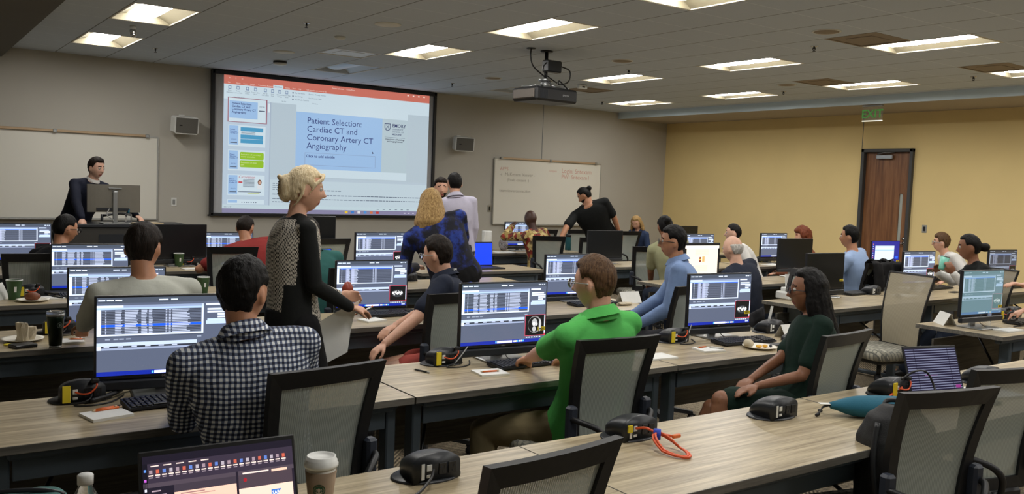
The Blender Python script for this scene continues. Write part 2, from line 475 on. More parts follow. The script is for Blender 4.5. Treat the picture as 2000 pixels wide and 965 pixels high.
# ---------------------------------------------------------------- troffers
M['reflo'] = plain('unlit_troffer_reflector', hx(205, 212, 220), .5)
M['refl'] = plain('darkened_troffer_reflector', hx(128, 120, 98), .7)  # darker than the real finish, to offset lens light washing it out
M['lampw'] = emit('lit_lens', (1.0, .975, .935), LAMP)
M['lampoff'] = plain('unlit_lens', hx(190, 200, 210), .35)
M['trim'] = plain('troffer_frame', hx(205, 200, 186), .5)
def troffer(lit, name='ceiling_light'):
    W, L = TX - .004, 2 * TY - .004
    t = thing(name, '', 'ceiling light', (0, 0, CEIL))
    m = MB()
    for sx in (-1, 1): m.box((sx * (W / 2 - .011), 0, .004), (.022, L, .014), ch=.003)
    for sy in (-1, 1): m.box((0, sy * (L / 2 - .011), .004), (W - .044, .022, .014), ch=.003)
    m.build('frame', M['trim'], t)
    for sx in (-1, 1):        # curved side reflectors
        m = MB(); n = 10; rows = []
        for k in range(n + 1):
            a = k / n; x = sx * (.14 + (W / 2 - .022 - .14) * a); z = .008 + .062 * sin(pi * (1 - a * .96) * .5 + .03) ** 1.0
            z = .006 + .066 * cos(a * pi / 2)
            rows.append((x, z))
        v = [(x, sy * (L / 2 - .022), z) for x, z in rows for sy in (-1, 1)]
        f = [(2 * k, 2 * k + 1, 2 * k + 3, 2 * k + 2) if sx < 0 else (2 * k + 2, 2 * k + 3, 2 * k + 1, 2 * k) for k in range(n)]
        m.add(v, f, 0, None, True)
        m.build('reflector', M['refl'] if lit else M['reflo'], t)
    for sy in (-1, 1):
        m = MB()
        pts = [(-W / 2 + .022, .0)] + [(-W / 2 + .022 + (W - .044) * k / 12, .004 + .09 * sin(pi * k / 12) ** .6) for k in range(13)] + [(W / 2 - .022, .0)]
        m.prism([(a, b) for a, b in pts], sy * (L / 2 - .02), sy * (L / 2 - .03))
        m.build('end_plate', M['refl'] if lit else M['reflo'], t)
    m = MB(); n = 12; rings = []       # bulging lens with rounded ends
    for k in range(13):
        u = -1 + 2 * k / 12; y = u * (L / 2 - .05); w = .13 * (1 - .12 * abs(u) ** 6); dz = .055 * (1 - abs(u) ** 8 * .5)
        rings.append([(w * cos(pi * j / n), y, .072 - dz * sin(pi * j / n)) for j in range(n + 1)])
    v = [q for r in rings for q in r]; f = [(k * (n + 1) + j, k * (n + 1) + j + 1, (k + 1) * (n + 1) + j + 1, (k + 1) * (n + 1) + j) for k in range(12) for j in range(n)]
    m.add(v, [q[::-1] for q in f]); m.build('lens', M['lampw'] if lit else M['lampoff'], t)
    m = MB(); m.box((0, 0, .108), (W, L, .01)); m.box((-W / 2 + .002, 0, .06), (.004, L, .1)); m.box((W / 2 - .002, 0, .06), (.004, L, .1)); m.box((0, -L / 2 + .002, .06), (W, .004, .1)); m.box((0, L / 2 - .002, .06), (W, .004, .1))
    m.build('housing', M['trim'], t)
    return t
LL = {(-1, 2): 'lit ceiling troffer nearest the front wall in the far left column', (-1, 6): 'lit ceiling troffer at the top left, beside a small ceiling camera', (4, 6): 'lit ceiling troffer just beyond the projector, next to the bluish diffuser',
      (4, 10): 'lit ceiling troffer directly above and before the hanging projector', (4, 14): 'lit ceiling troffer cut by the top edge above the projector', (9, 6): 'lit ceiling troffer to the right of the projector, below a sprinkler', (9, 10): 'lit ceiling troffer in the middle of the ceiling, between projector and brown grilles',
      (9, 14): 'large lit ceiling troffer beside a brown square grille at upper right', (13, 2): 'lit ceiling troffer nearest the far corner above the soffit end', (13, 6): 'narrow lit ceiling troffer by the slate soffit, second from the front wall', (13, 10): 'narrow lit ceiling troffer touching a dark brown grille above the EXIT sign',
      (13, 14): 'lit ceiling troffer cut by the right edge above the soffit'}
proto = None
for i, j in LIT:
    x, y = GX0 + TX * (i + .5), GY0 - TY * (j + 1)
    lab = LL.get((i, j), 'lit ceiling troffer further back in the room, out of the photo')
    if proto is None: proto = troffer(True); proto.location = (x, y, CEIL); proto['label'] = lab; proto['group'] = 'lit ceiling troffers'
    else: dup(proto, lab, (x, y, CEIL), 0, 'lit ceiling troffers' if (i, j) in LL else 'troffers behind the camera')
p2 = troffer(False); p2.location = (GX0 + TX * 4.5, GY0 - TY * 3, CEIL); p2['label'] = 'switched off bluish ceiling troffer above the projection screen'; p2['group'] = 'unlit troffers'
dup(p2, 'switched off ceiling troffer on the ceiling below the hanging projector', (GX0 + TX * 9.5, GY0 - TY * 3, CEIL), 0, 'unlit troffers')
# air grilles
M['grille'] = plain('brown_air_grille', hx(150, 136, 118), .8)
M['diff'] = plain('pale_diffuser', hx(236, 242, 248), .5)
GL = {(3, 5): ('pale square air diffuser beside the unlit troffer over the screen', 'diff'), (8, 14): ('brown square air grille beside the large troffer at upper right', 'grille'), (12, 10): ('dark brown air grille left of the narrow troffer above the EXIT sign', 'grille'),
      (12, 14): ('brown air grille at the right edge of the ceiling', 'grille'), (10, 4): ('dim square air grille between the two far troffers', 'grille')}
for (i, j), (lab, mt) in GL.items():
    t = thing('air_grille', lab, 'air vent', (GX0 + TX * (i + .5), GY0 - TY * (j + .5), CEIL), 0, 'ceiling air grilles')
    m = MB(); m.box((0, 0, .008), (TX - .004, TY - .004, .006)); m.build('backing', M[mt], t)
    m = MB(); w, h = TX - .004, TY - .004
    for sx in (-1, 1): m.box((sx * (w / 2 - .012), 0, .003), (.024, h, .01))
    for sy in (-1, 1): m.box((0, sy * (h / 2 - .012), .003), (w - .048, .024, .01))
    m.build('frame', M['trim'] if mt == 'diff' else M[mt], t)
    m = MB()
    m.box((0, 0, .003), (w * .5, h * .5, .006), ch=.002)
    m.build('centre_plate', M[mt], t)
# ceiling speakers
sp = [((4.01, 7.83), 'round ceiling speaker nearest the hanging projector on its left'), ((3.99, 10.51), 'round ceiling speaker above the left half of the projection screen'), ((7.03, 5.04), 'round ceiling speaker left of the brown grille at upper right'),
      ((7.09, 7.85), 'round ceiling speaker right of the projector near a lit troffer'), ((7.07, 10.53), 'faint round ceiling speaker left of the projector body'), ((10.02, 7.76), 'round ceiling speaker between the two troffers by the soffit')]
M['spg'] = plain('speaker_grille_paint', hx(226, 226, 220), .7)
for (x, y), lab in sp:
    t = thing('ceiling_speaker', lab, 'speaker', (x, y, CEIL), 0, 'round ceiling speakers')
    m = MB(); m.lathe([(.13, 0), (.13, -.004), (.122, -.008), (.114, -.006)], 32); m.build('rim', M['spg'], t)
    m = MB(); m.lathe([(.114, -.003), (.112, -.007), (.05, -.009), (.001, -.0095)], 32); m.build('grille', M['grille'] if x > 5 else M['spg'], t)
# sprinklers
spr = [(3.4, 8.37, 'left of the round speaker by the projector'), (2.75, 11.55, 'above the left end of the projection screen'), (7.64, 5.61, 'in front of the large upper right troffer'), (7.04, 11.58, 'near the front wall left of the projector'),
       (7.68, 8.37, 'just behind the troffer right of the projector'), (10.63, 8.28, 'right of the narrow troffer by the soffit'), (10.63, 5.54, 'at the far right by the soffit'), (10.16, 11.71, 'left of the farthest troffer')]
base = None
for x, y, lab in spr:
    lab = 'small pendant ceiling sprinkler ' + lab
    if base is None:
        base = thing('ceiling_sprinkler', lab, 'sprinkler', (x, y, CEIL), 0, 'ceiling sprinklers')
        m = MB(); m.lathe([(.038, 0), (.038, -.004), (.02, -.008)], 20); m.build('escutcheon', M['chrome'], base)
        m = MB(); m.cyl((0, 0, 0), (0, 0, -.03), .009); m.tube([(0, -.014, -.012), (0, -.016, -.03), (0, 0, -.048)], .003, 6); m.tube([(0, .014, -.012), (0, .016, -.03), (0, 0, -.048)], .003, 6); m.cyl((0, 0, -.048), (0, 0, -.051), .018)
        m.build('head', M['dark'], base)
    else: dup(base, lab, (x, y, CEIL), 0, 'ceiling sprinklers')
t = thing('wireless_access_point', 'dark-backed white disc access point on the ceiling above the screen', 'access point', (4.27, 11.38, CEIL))
m = MB(); m.lathe([(.085, 0), (.09, -.02), (.08, -.03)], 28); m.build('mount', M['black'], t)
m = MB(); m.lathe([(.088, -.028), (.08, -.046), (.04, -.056), (.001, -.058)], 28); m.build('cover', M['white'], t)
t = thing('smoke_detector', 'small pale smoke detector on the ceiling above the pale diffuser', 'smoke detector', (3.99, 8.89, CEIL))
m = MB(); m.lathe([(.06, 0), (.06, -.012), (.045, -.03), (.02, -.036), (.001, -.036)], 24); m.build('casing', M['white'], t)
t = thing('ceiling_camera', 'small silver ceiling camera between the two left troffers', 'camera', (2.15, 9.99, CEIL))
m = MB(); m.cyl((0, 0, 0), (0, 0, -.035), .03); m.build('mount', M['white'], t)
m = MB(); m.cyl((0, 0, -.05), (0, -.035, -.095), .032); m.sphere((0, -.035, -.095), .03); m.build('camera_head', M['chrome'], t)
t = thing('ceiling_sensor', 'small white box sensor on the ceiling below the troffer right of the projector', 'sensor', (8.35, 10.08, CEIL))
m = MB(); m.box((0, 0, -.03), (.16, .06, .06), ch=.01); m.build('casing', M['white'], t)
m = MB(); m.box((0, -.032, -.035), (.05, .006, .02)); m.build('window', M['black'], t)

# ---------------------------------------------------------------- projector
t = thing('video_projector', 'black video projector hanging from the ceiling on a silver mount', 'projector', (6.05, 7.95, 2.68), RAD(2))
m = MB(); m.box((0, 0, 0), (.60, .44, .15), ch=.022); m.build('body', M['black'], t)
m = MB(); m.box((-.28, .0, .0), (.06, .37, .10), ch=.008)
m.build('side_panel', plain('projector_side', hx(96, 88, 80), .5), t)
m = MB()
for k in range(9): m.box((-.24 + k * .012, -.2215, 0), (.006, .004, .10))
m.build('vent', M['dark'], t)
m = MB(); v, f = text_geo('EPSON', .03, bold=True, align='CENTER'); m.add([(a + .12, -.2225, b - .01) for a, b in v], f, 0, None, False); m.build('lettering', M['silver'], t)
m = MB(); m.cyl((.12, .20, 0), (.12, .25, 0), .05, .05, 24); m.build('lens_barrel', M['dark'], t)
m = MB()
for sx in (-1, 1): m.tube([(sx * .24, -.12, .09), (0, 0, .13)], .012, 8); m.tube([(sx * .24, .12, .09), (0, 0, .13)], .012, 8)
m.cyl((0, 0, .09), (0, 0, .17), .075, .05); m.lathe([(.08, .16), (.08, .19)], 24); m.build('mount_arm', M['silver'], t)
m = MB(); m.cyl((0, 0, .17), (0, 0, .50), .02); m.lathe([(.07, .485), (.07, .499)], 20); m.build('pole', M['black'], t)
m = MB(); m.box((.06, -.03, .33), (.22, .10, .13), ch=.012); m.build('junction_box', M['dark'], t)
m = MB(); m.tube([(-.24, -.02, .49), (-.24, -.02, .40), (-.2, -.03, .30), (-.05, -.05, .2), (.0, -.1, .12)], .008, 8, smooth_path=5); m.build('cable', M['cable_b'], t)
m = MB(); m.tube([(.17, -.06, .34), (.28, -.08, .30), (.26, -.09, .18), (.12, -.1, .13), (.1, -.12, .17), (.22, -.14, .08)], .008, 8, smooth_path=5); m.build('cable', M['cable_b'], t)
m = MB(); m.tube([(-.05, -.07, .36), (-.12, -.1, .3), (-.1, -.12, .22), (.05, -.14, .14)], .007, 8, smooth_path=5); m.build('cable', M['cable_b'], t)
m = MB(); m.lathe([(.05, .498), (.05, .49)], 20, c=(-.24, -.02, 0)); m.build('cable_plate', M['dark'], t)

# ---------------------------------------------------------------- projection screen
t = thing('projection_screen', 'large wall mounted projection screen showing a presentation window', 'projection screen', (0, 12.98, 0))
m = MB()
X0, X1, Z0, Z1 = 3.872, 7.60, 1.075, 3.172
for c, d in ((((X0 + X1) / 2, .02, Z1 - .03), (X1 - X0, .07, .06)), (((X0 + X1) / 2, .02, Z0 + .016), (X1 - X0, .07, .032)), ((X0 + .018, .02, (Z0 + Z1) / 2), (.05, .07, Z1 - Z0)), ((X1 - .026, .02, (Z0 + Z1) / 2), (.05, .07, Z1 - Z0))):
    m.box(c, d, ch=.006)
m.box(((X0 + X1) / 2, .02, Z0 - .005), (X1 - X0 + .06, .05, .022), ch=.005)
m.build('frame', M['black'], t)
m = MB(); m.box(((X0 + X1) / 2, .03, (Z0 + Z1) / 2), (X1 - X0 - .05, .02, Z1 - Z0 - .04)); m.build('screen_fabric', plain('screen_fabric', hx(190, 192, 196), .8), t)
d = Disp()
cW, cP, cR, cB, cN = hx(208, 226, 236), hx(188, 205, 218), hx(206, 116, 100), hx(160, 196, 236), hx(42, 56, 120)
gr = hx(92, 104, 124)
d.rect(4.045, 1.11, 7.47, 1.175, hx(140, 136, 168), 1)
d.rect(4.045, 1.175, 7.47, 3.118, cP, 1)
d.rect(4.045, 2.985, 7.47, 3.118, cR, 2)
d.rect(4.045, 2.77, 7.47, 2.985, cW, 2)
d.rect(4.78, 2.985, 4.935, 3.035, cW, 3)
xs = [4.10, 4.22, 4.33, 4.43, 4.55, 4.68, 4.80, 4.96, 5.08, 5.17]
for x, w in zip(xs, ['File', 'Home', 'Insert', 'Design', 'Transitions', 'Animations', 'Slide Show', 'Review', 'View', 'Help']):
    d.text(w, x, 3.0, .026, hx(60, 70, 100) if w == 'Slide Show' else hx(250, 225, 215), 4)
d.text('Tell me what you want to do', 5.30, 3.0, .028, hx(250, 225, 215), 4)
d.text('Patient Selection  -  PowerPoint', 5.72, 3.065, .03, hx(250, 225, 215), 4)
for k in range(3): d.text(('H', 'S', 'O')[k], 4.12 + k * .09, 3.065, .03, hx(250, 225, 215), 4)
for k in range(4): d.rect(7.05 + k * .1, 3.07, 7.08 + k * .1, 3.09, hx(250, 225, 215), 4)
rb = [(4.13, 'From\nBeginning'), (4.25, 'From\nCurrent Slide'), (4.39, 'Present\nOnline'), (4.51, 'Custom Slide\nShow'), (4.66, 'Set Up\nSlide Show'), (4.77, 'Hide\nSlide'), (4.88, 'Rehearse\nTimings'), (4.99, 'Record Slide\nShow')]
for x, w in rb:
    d.rect(x - .02, 2.915, x + .022, 2.965, hx(120, 140, 175), 4); d.rect(x - .012, 2.925, x + .014, 2.955, cW, 5)
    d.text(w, x, 2.885, .024, gr, 4, align='CENTER', space=1.1)
d.text('Start Slide Show', 4.27, 2.795, .024, gr, 4, align='CENTER'); d.text('Set Up', 4.95, 2.795, .024, gr, 4, align='CENTER'); d.text('Monitors', 5.45, 2.80, .024, gr, 4, align='CENTER')
for k, w in enumerate(('Play Narrations', 'Use Timings', 'Show Media Controls')):
    d.rect(5.08, 2.935 - k * .05, 5.10, 2.955 - k * .05, gr, 4); d.text(w, 5.115, 2.937 - k * .05, .026, gr, 4)
for k, w in enumerate(('Monitor:  Primary Monitor', 'Use Presenter View')): d.text(w, 5.34, 2.937 - k * .06, .026, gr, 4)
# slide pane
d.rect(4.045, 1.23, 4.75, 2.77, hx(190, 208, 224), 2); d.rect(4.74, 1.23, 4.755, 2.77, hx(170, 186, 204), 3); d.rect(4.71, 2.62, 4.735, 2.75, hx(225, 238, 245), 4)
def thumb(z1, z0):
    d.rect(4.12, z0, 4.675, z1, hx(212, 230, 240), 4); 
d.rect(4.105, 2.44, 4.695, 2.80, hx(160, 110, 125), 3); thumb(2.79, 2.45); d.rect(4.13, 2.50, 4.55, 2.75, cB, 5)
d.text('Patient Selection:\nCardiac CT and\nCoronary Artery CT\nAngiography', 4.165, 2.70, .042, cN, 6, space=1.0, bold=True)
d.text('EMORY', 4.575, 2.68, .026, gr, 6); d.rect(4.57, 2.62, 4.66, 2.635, gr, 6)
for z1, z0, kk in ((2.40, 2.09, 0), (2.035, 1.735, 1), (1.675, 1.37, 2), (1.31, 1.24, 3)):
    thumb(z1, z0); d.rect(4.13, max(z0 + .02, z0), 4.265, z1 - .01, cB, 5)
    if kk < 3:
        d.text('Patient\nSelection:\nCardiac CT', 4.145, z1 - .075, .026, hx(70, 90, 150), 6, bold=True); d.text('EMORY', 4.165, z0 + .09, .024, hx(90, 110, 160), 6); d.rect(4.15, z0 + .045, 4.25, z0 + .058, gr, 6)
for z1, z0 in ((2.375, 2.315), (2.265, 2.205), (2.20, 2.14)): d.rect(4.30, z0, 4.64, z1, hx(78, 158, 200), 5)
for z in (2.30, 2.287, 2.274): d.rect(4.31, z, 4.52, z + .005, gr, 5)
for z1, z0 in ((2.01, 1.90), (1.89, 1.785)):
    d.poly(rrect(.36, z1 - z0, .02, 4, 4.475, (z0 + z1) / 2), hx(150, 196, 44), 5)
d.text('Evaluation of coronary\nartery anomalies', 4.31, 1.965, .032, hx(225, 240, 170), 6); d.text('Evaluation of chest\npain', 4.31, 1.845, .032, hx(225, 240, 170), 6)
d.text('Circulation', 4.28, 1.625, .055, hx(190, 60, 80), 6, shear=.2)
for k in range(9): d.rect(4.35, 1.60 - k * .013, 4.52, 1.606 - k * .013, gr, 6)
d.rect(4.28, 1.555, 4.34, 1.575, hx(200, 60, 70), 6); d.rect(4.28, 1.42, 4.62, 1.43, gr, 6); d.rect(4.42, 1.40, 4.6, 1.41, hx(190, 200, 110), 6)
d.ell(4.60, 1.57, .03, .04, hx(120, 80, 60), 6); d.ell(4.60, 1.565, .02, .025, hx(210, 170, 150), 7); d.rect(4.565, 1.47, 4.635, 1.53, hx(225, 230, 235), 6)
for k in range(7): d.rect(4.33 + k * .035, 1.262, 4.345 + k * .035, 1.276, gr, 6)
# the open slide
d.rect(4.757, 1.66, 7.47, 2.77, hx(186, 203, 214), 2)
d.rect(5.15, 1.68, 7.075, 2.795, cW, 3); d.rect(5.15, 1.805, 6.61, 2.67, cB, 4); d.rect(6.61, 1.805, 7.075, 2.67, hx(186, 205, 214), 4)
d.text('Patient Selection:\nCardiac CT and\nCoronary Artery CT\nAngiography', 5.325, 2.505, .132, cN, 5, space=.97)
for a, b, c_, e_ in ((5.30, 2.02 + .03, 6.50, 2.055), (5.30, 1.862, 6.50, 1.868), (5.30, 1.865, 5.306, 2.05), (6.494, 1.865, 6.50, 2.05)): d.rect(a, b, c_, e_, hx(140, 160, 195), 5)
d.text('Click to add subtitle', 5.32, 1.985, .058, cN, 5, bold=True)
d.text('EMORY', 6.79, 2.545, .075, hx(60, 70, 110), 5, bold=True)
for k, w in enumerate(('UNIVERSITY', 'SCHOOL OF', 'MEDICINE')): d.text(w, 6.79, 2.50 - k * .042, .038, hx(70, 80, 115), 5, bold=(k == 2))
d.rect(6.66, 2.375, 7.03, 2.379, gr, 5); d.text('Department of Radiology\nand Imaging Sciences', 6.845, 2.335, .034, hx(40, 46, 70), 5, bold=True, align='CENTER')
sh = [(6.65, 2.60), (6.76, 2.60), (6.76, 2.53), (6.745, 2.50), (6.705, 2.475), (6.665, 2.50), (6.65, 2.53)]
d.poly([q for q in sh[::-1]], hx(60, 70, 110), 5); d.poly([(6.705 + (a - 6.705) * .8, 2.545 + (b - 2.545) * .8) for a, b in sh[::-1]], hx(186, 205, 214), 6)
d.poly([(6.675, 2.575), (6.68, 2.58), (6.738, 2.515), (6.733, 2.51)][::-1], hx(60, 70, 110), 7); d.poly([(6.735, 2.575), (6.73, 2.58), (6.672, 2.515), (6.677, 2.51)], hx(60, 70, 110), 7)
d.poly([(6.44, 2.09), (6.44, 2.13), (6.47, 2.10)][::-1], hx(70, 80, 110), 6)
# notes
d.rect(4.757, 1.23, 7.47, 1.62, hx(198, 216, 226), 3)
for z, xe in ((1.56, 5.25), (1.53, 5.3), (1.50, 5.24), (1.47, 5.95), (1.395, 7.42), (1.33, 7.42), (1.28, 5.2)):
    x = 4.80
    while x < xe - .03:
        w = random.uniform(.02, .075); d.rect(x, z, min(x + w, xe), z + .011, gr, 4); x += w + .012
d.rect(4.045, 1.175, 7.47, 1.23, hx(200, 220, 228), 3)
d.text('Slide 1 of 47', 4.07, 1.19, .022, gr, 4)
for k in range(6): d.rect(6.55 + k * .11, 1.195, 6.59 + k * .11, 1.205, gr, 4)
for k, c_ in enumerate((hx(240, 200, 60), hx(60, 130, 210), hx(230, 230, 235), hx(80, 150, 220), hx(220, 120, 70), hx(200, 60, 50))):
    d.rect(5.99 + k * .11, 1.125, 6.04 + k * .11, 1.162, c_, 3)
for k in range(5): d.rect(7.05 + k * .08, 1.135, 7.08 + k * .08, 1.15, hx(215, 215, 230), 3)
o = d.build('projected_picture', M['proj'], t); o.location = (0, .019, 0)
p1 = t
# ---------------------------------------------------------------- whiteboards
def whiteboard(name, label, x0, x1, z0, z1, clips):
    t = thing(name, label, 'whiteboard', (0, YF, 0))
    m = MB(); m.box(((x0 + x1) / 2, -.018, (z0 + z1) / 2), (x1 - x0 - .02, .02, z1 - z0 - .02)); m.build('board', M['board'], t)
    m = MB()
    for c, dd in ((((x0 + x1) / 2, -.018, z0), (x1 - x0, .034, .022)), (((x0 + x1) / 2, -.018, z1), (x1 - x0, .034, .022)), ((x0, -.018, (z0 + z1) / 2), (.022, .034, z1 - z0)), ((x1, -.018, (z0 + z1) / 2), (.022, .034, z1 - z0))): m.box(c, dd, ch=.004)
    m.build('frame', M['alu'], t)
    a, b = clips
    m = MB(); m.box(((a + b) / 2, -.05, z1 + .012), (b - a, .022, .034), ch=.005); m.build('map_rail', M['brass'], t)
    for x in (a, (a + b) / 2, b):
        m = MB(); m.box((x, -.055, z1 + .01), (.05, .035, .045), ch=.006); m.build('rail_clip', M['silver'], t)
    m = MB(); m.box(((x0 + x1) / 2, -.06, z0 - .008), ((x1 - x0) * .8, .08, .014), ch=.004); m.build('marker_tray', M['alu'], t)
    return t
whiteboard('whiteboard', 'empty whiteboard on the front wall behind the man in the suit', .55, 3.15, 1.0, 2.145, (.7, 3.0))
t = whiteboard('whiteboard', 'whiteboard with faint red handwriting on the front wall right of the screen', 8.86, 11.35, .97, 2.145, (8.99, 11.2))
rc, gc = hx(214, 168, 152), hx(172, 166, 152)
for w_, x_, z_, sz_, c_ in (('APPS', 8.98, 1.94, .085, rc), ('\u2192', 8.97, 1.84, .07, gc), ('McKesson Viewer -', 9.09, 1.845, .085, gc), ('(Pixels consent -)', 9.14, 1.75, .07, gc), ('teamviewerconnection', 8.98, 1.555, .075, gc), ('compass', 10.08, 1.955, .055, rc), ('Login: Sntexam', 10.38, 1.945, .12, rc), ('PW: Sntexam1', 10.38, 1.835, .115, rc)):
    d = Disp(); d.text(w_, x_, z_, sz_, c_, 2); o = d.build('handwriting', M['print'], t); o.location = (0, -.0285, 0)
# wall speakers
def wall_speaker(x, z, lab, tilt, flip):
    t = thing('wall_speaker', lab, 'speaker', (x, YF, z), 0, 'wall speakers')
    T_ = Matrix.Rotation(RAD(flip), 4, 'Z') @ Matrix.Rotation(RAD(tilt), 4, 'X')
    T_ = Matrix.Translation((0, -.17, 0)) @ T_ @ Matrix.Scale(.86, 4)
    m = MB(); m.prism([(-.20, -.11), (-.17, -.14), (.17, -.14), (.20, -.11), (.20, .11), (.17, .14), (-.17, .14), (-.20, .11)], -.10, .08, T=T_); m.build('cabinet', M['white'], t)
    m = MB(); m.box((0, -.103, 0), (.355, .012, .245), ch=.004, T=T_); m.build('grille', plain('speaker_cloth', hx(104, 102, 96), .8, bump=.4, scale=500), t)
    m = MB(); m.box((-.10, -.112, .0), (.045, .004, .018), T=T_); m.build('badge', M['black'], t)
    m = MB(); m.box((0, -.012, .08), (.08, .024, .14), ch=.004); m.tube([(0, -.02, .08), (0, -.09, .05)], .016, 8); m.build('bracket', M['white'], t)
wall_speaker(3.47, 2.34, 'grey wall speaker on the front wall left of the projection screen', 8, 6)
wall_speaker(8.10, 2.35, 'grey wall speaker on the front wall right of the projection screen', 8, -12)
# outlets
def outlet(name, lab, loc, face, mt, dark):
    t = thing(name, lab, 'wall socket', loc, RAD(face))
    m = MB(); m.box((0, -.004, 0), (.075, .008, .12), ch=.003); m.build('plate', M[mt], t)
    m = MB(); m.box((0, -.010, 0), (.034, .006, .07), ch=.002); m.build('insert', M[dark], t)
outlet('light_switch', 'white switch plate on the front wall beside the left whiteboard', (3.38, YF, 1.25), 0, 'white', 'silver')
outlet('wall_socket', 'dark wall control plate left of the whiteboard with handwriting', (8.80, YF, 1.25), 0, 'silver', 'black')
outlet('wall_control', 'dark wall control plate on the ochre wall right of the wooden door', (XR, 7.42, 1.25), -90, 'alu', 'black')
# ---------------------------------------------------------------- door
t = thing('door_1', 'wooden door with narrow glass strip and dark frame in the ochre wall', 'door', (XR, 0, 0)); t['kind'] = 'structure'
m = MB(); w = .055
for y in (D0 + w / 2, D1 - w / 2): m.box((.02, y, DH / 2), (.16, w, DH), ch=.006)
m.box((.02, (D0 + D1) / 2, DH - w / 2), (.16, D1 - D0, w), ch=.006); m.build('frame', M['dframe'], t)
ly0, ly1 = D0 + w, D1 - w
gy0, gy1, gz0, gz1 = 7.825, 7.885, .95, 1.78
m = MB()
for y0, y1, z0, z1 in ((ly0, gy0, .01, DH - w), (gy1, ly1, .01, DH - w), (gy0, gy1, .01, gz0), (gy0, gy1, gz1, DH - w)): m.box((.045, (y0 + y1) / 2, (z0 + z1) / 2), (.045, y1 - y0, z1 - z0))
lf = m.build('door_leaf', M['doorw'], t)
m = MB(); m.box((.045, (gy0 + gy1) / 2, (gz0 + gz1) / 2), (.012, gy1 - gy0, gz1 - gz0)); m.build('glass_strip', plain('frosted_strip', hx(172, 178, 170), .2), lf)
m = MB(); m.box((-.01, 8.16, 2.36), (.05, .28, .07), ch=.008); m.tube([(-.02, 8.28, 2.41), (-.05, 8.16, 2.425), (0.0, 8.0, 2.43)], .01, 8); m.build('door_closer', M['silver'], lf)
m = MB(); m.cyl((.02, 7.76, 1.0), (-.03, 7.76, 1.0), .012); m.tube([(-.03, 7.755, 1.0), (-.035, 7.80, 1.0), (-.033, 7.88, 1.0)], .01, 10); m.cyl((.022, 7.76, 1.0), (.015, 7.76, 1.0), .03); m.cyl((.022, 7.76, 1.07), (.005, 7.76, 1.07), .025); m.build('door_handle', M['chrome'], lf)
# corridor behind the glass strip
# ---------------------------------------------------------------- exit sign
t = thing('exit_sign', 'clear edge-lit EXIT sign with green letters hanging under the soffit', 'exit sign', (11.86, 7.63, SZ))
m = MB(); m.box((0, 0, -.012), (.05, .32, .024), ch=.005); m.build('canopy', M['silver'], t)
m = MB(); m.box((0, 0, -.125), (.010, .33, .2), ch=.004); m.build('panel', M['clearp'], t)
v, f = text_geo('EXIT', .17, bold=True, align='CENTER'); m = MB()
m.add([(-.009, -a, b - .185) for a, b in v], f, 0, None, False); m.build('lettering', emit('green_letters', hx(70, 170, 50), .35), t)
m = MB(); m.box((0, 0, -.232), (.014, .33, .014), ch=.003); m.build('lit_edge', emit('lit_edge', (1, .98, .8), 1.2), t)
# ================================================================ FURNITURE
DZ = .74
def table(label, x, y, rz=0, L=1.592, inset=.06, group='grey wood laminate training tables', dep=.65):
    t = thing('training_table', label, 'table', (x, y, 0), rz, group)
    m = MB(); m.box((L / 2, dep / 2, .725), (L, dep, .03), ch=.0015)
    me = m.mesh('table_top'); me.materials.append(M['wood']); me.materials.append(M['edge'])
    for q in me.polygons: q.material_index = 0 if q.normal.z > .9 else 1
    link('table_top', me, t)
    m = MB(); m.box((L / 2, .07, .692), (L - .14, .05, .034), ch=.008); m.build('front_rail', M['steel'], t)
    m = MB(); m.box((L / 2, .10, .64), (L - 2 * inset - .06, .018, .10), ch=.003); m.build('apron', M['steel'], t)
    for x_ in (inset, L - inset):
        m = MB(); m.box((x_, .13, .37), (.045, .075, .67), ch=.006); m.box((x_, .32, .695), (.04, .5, .028), ch=.004); m.box((x_, .32, .035), (.05, .6, .035), ch=.008)
        m.build('leg', M['steel'], t)
        m = MB(); m.tube([(x_ + (.05 if x_ < L / 2 else -.05), .15, .34), (x_ + (.3 if x_ < L / 2 else -.3), .5, .66)], .009, 8); m.build('brace', M['black'], t)
    m = MB(); m.box((L / 2, .56, .48), (L - .2, .018, .30), ch=.002); m.build('modesty_panel', M['panel'], t)
    return t
# front (Y) of each row
R0, R1, R2, R3, R4, R5 = 1.83, 3.27, 4.99, 6.66, 8.55, 9.86
XS = .262
tl = [(XS - 1.6, R1, 'table at the left edge of the photo beyond the notepad table'), (XS, R1, 'table under the near left monitor, with a notepad and pencils'), (XS + 1.6, R1, 'table where the person in the green polo works'),
      (XS + 3.2, R1, 'table with a plate of food before the woman in the green dress'),
      (XS - .02, R0, 'nearest table, under the laptop and the paper coffee cup'), (XS + 1.575, R0, 'pale table nearest the camera, bottom centre'), (XS + 3.175, R0, 'near right table under the striped laptop'), (XS + 4.78, R0, 'table cut by the right edge, behind the nearest right chairs'),
      (XS - 1.6, R2, 'table continuing past the left edge behind the tumbler table'), (XS - .02, R2, 'table with a dark green tumbler and a plate at the left edge'), (XS + 1.6, R2, 'table in front of the person in the navy polo'), (XS + 3.2, R2, 'table with a name tent between the green polo and the blue shirt'),
      (XS - 1.6, R3, 'third row table cut by the left edge'), (XS, R3, 'table with a bread roll on a plate at the left edge'), (XS + 1.6, R3, 'table with a green paper cup behind the near dark haired head'), (XS + 3.2, R3, 'table under the monitor between the two blonde women'),
      (XS - .8, R4, 'fourth row table at the far left behind the dark jacket'), (XS + .8, R4, 'table under the black monitor behind the pale shirt'), (XS + 2.4, R4, 'table in front of the person in the red shirt'), (XS + 4.2, R4 - .75, 'table under the blue laptop beside the tie-dye blouse'),
      (6.72, R5, 'table in front of the person in the patterned shirt'), (6.6, 7.86, 'table under the black monitor in front of the leaning person')]
pt = None
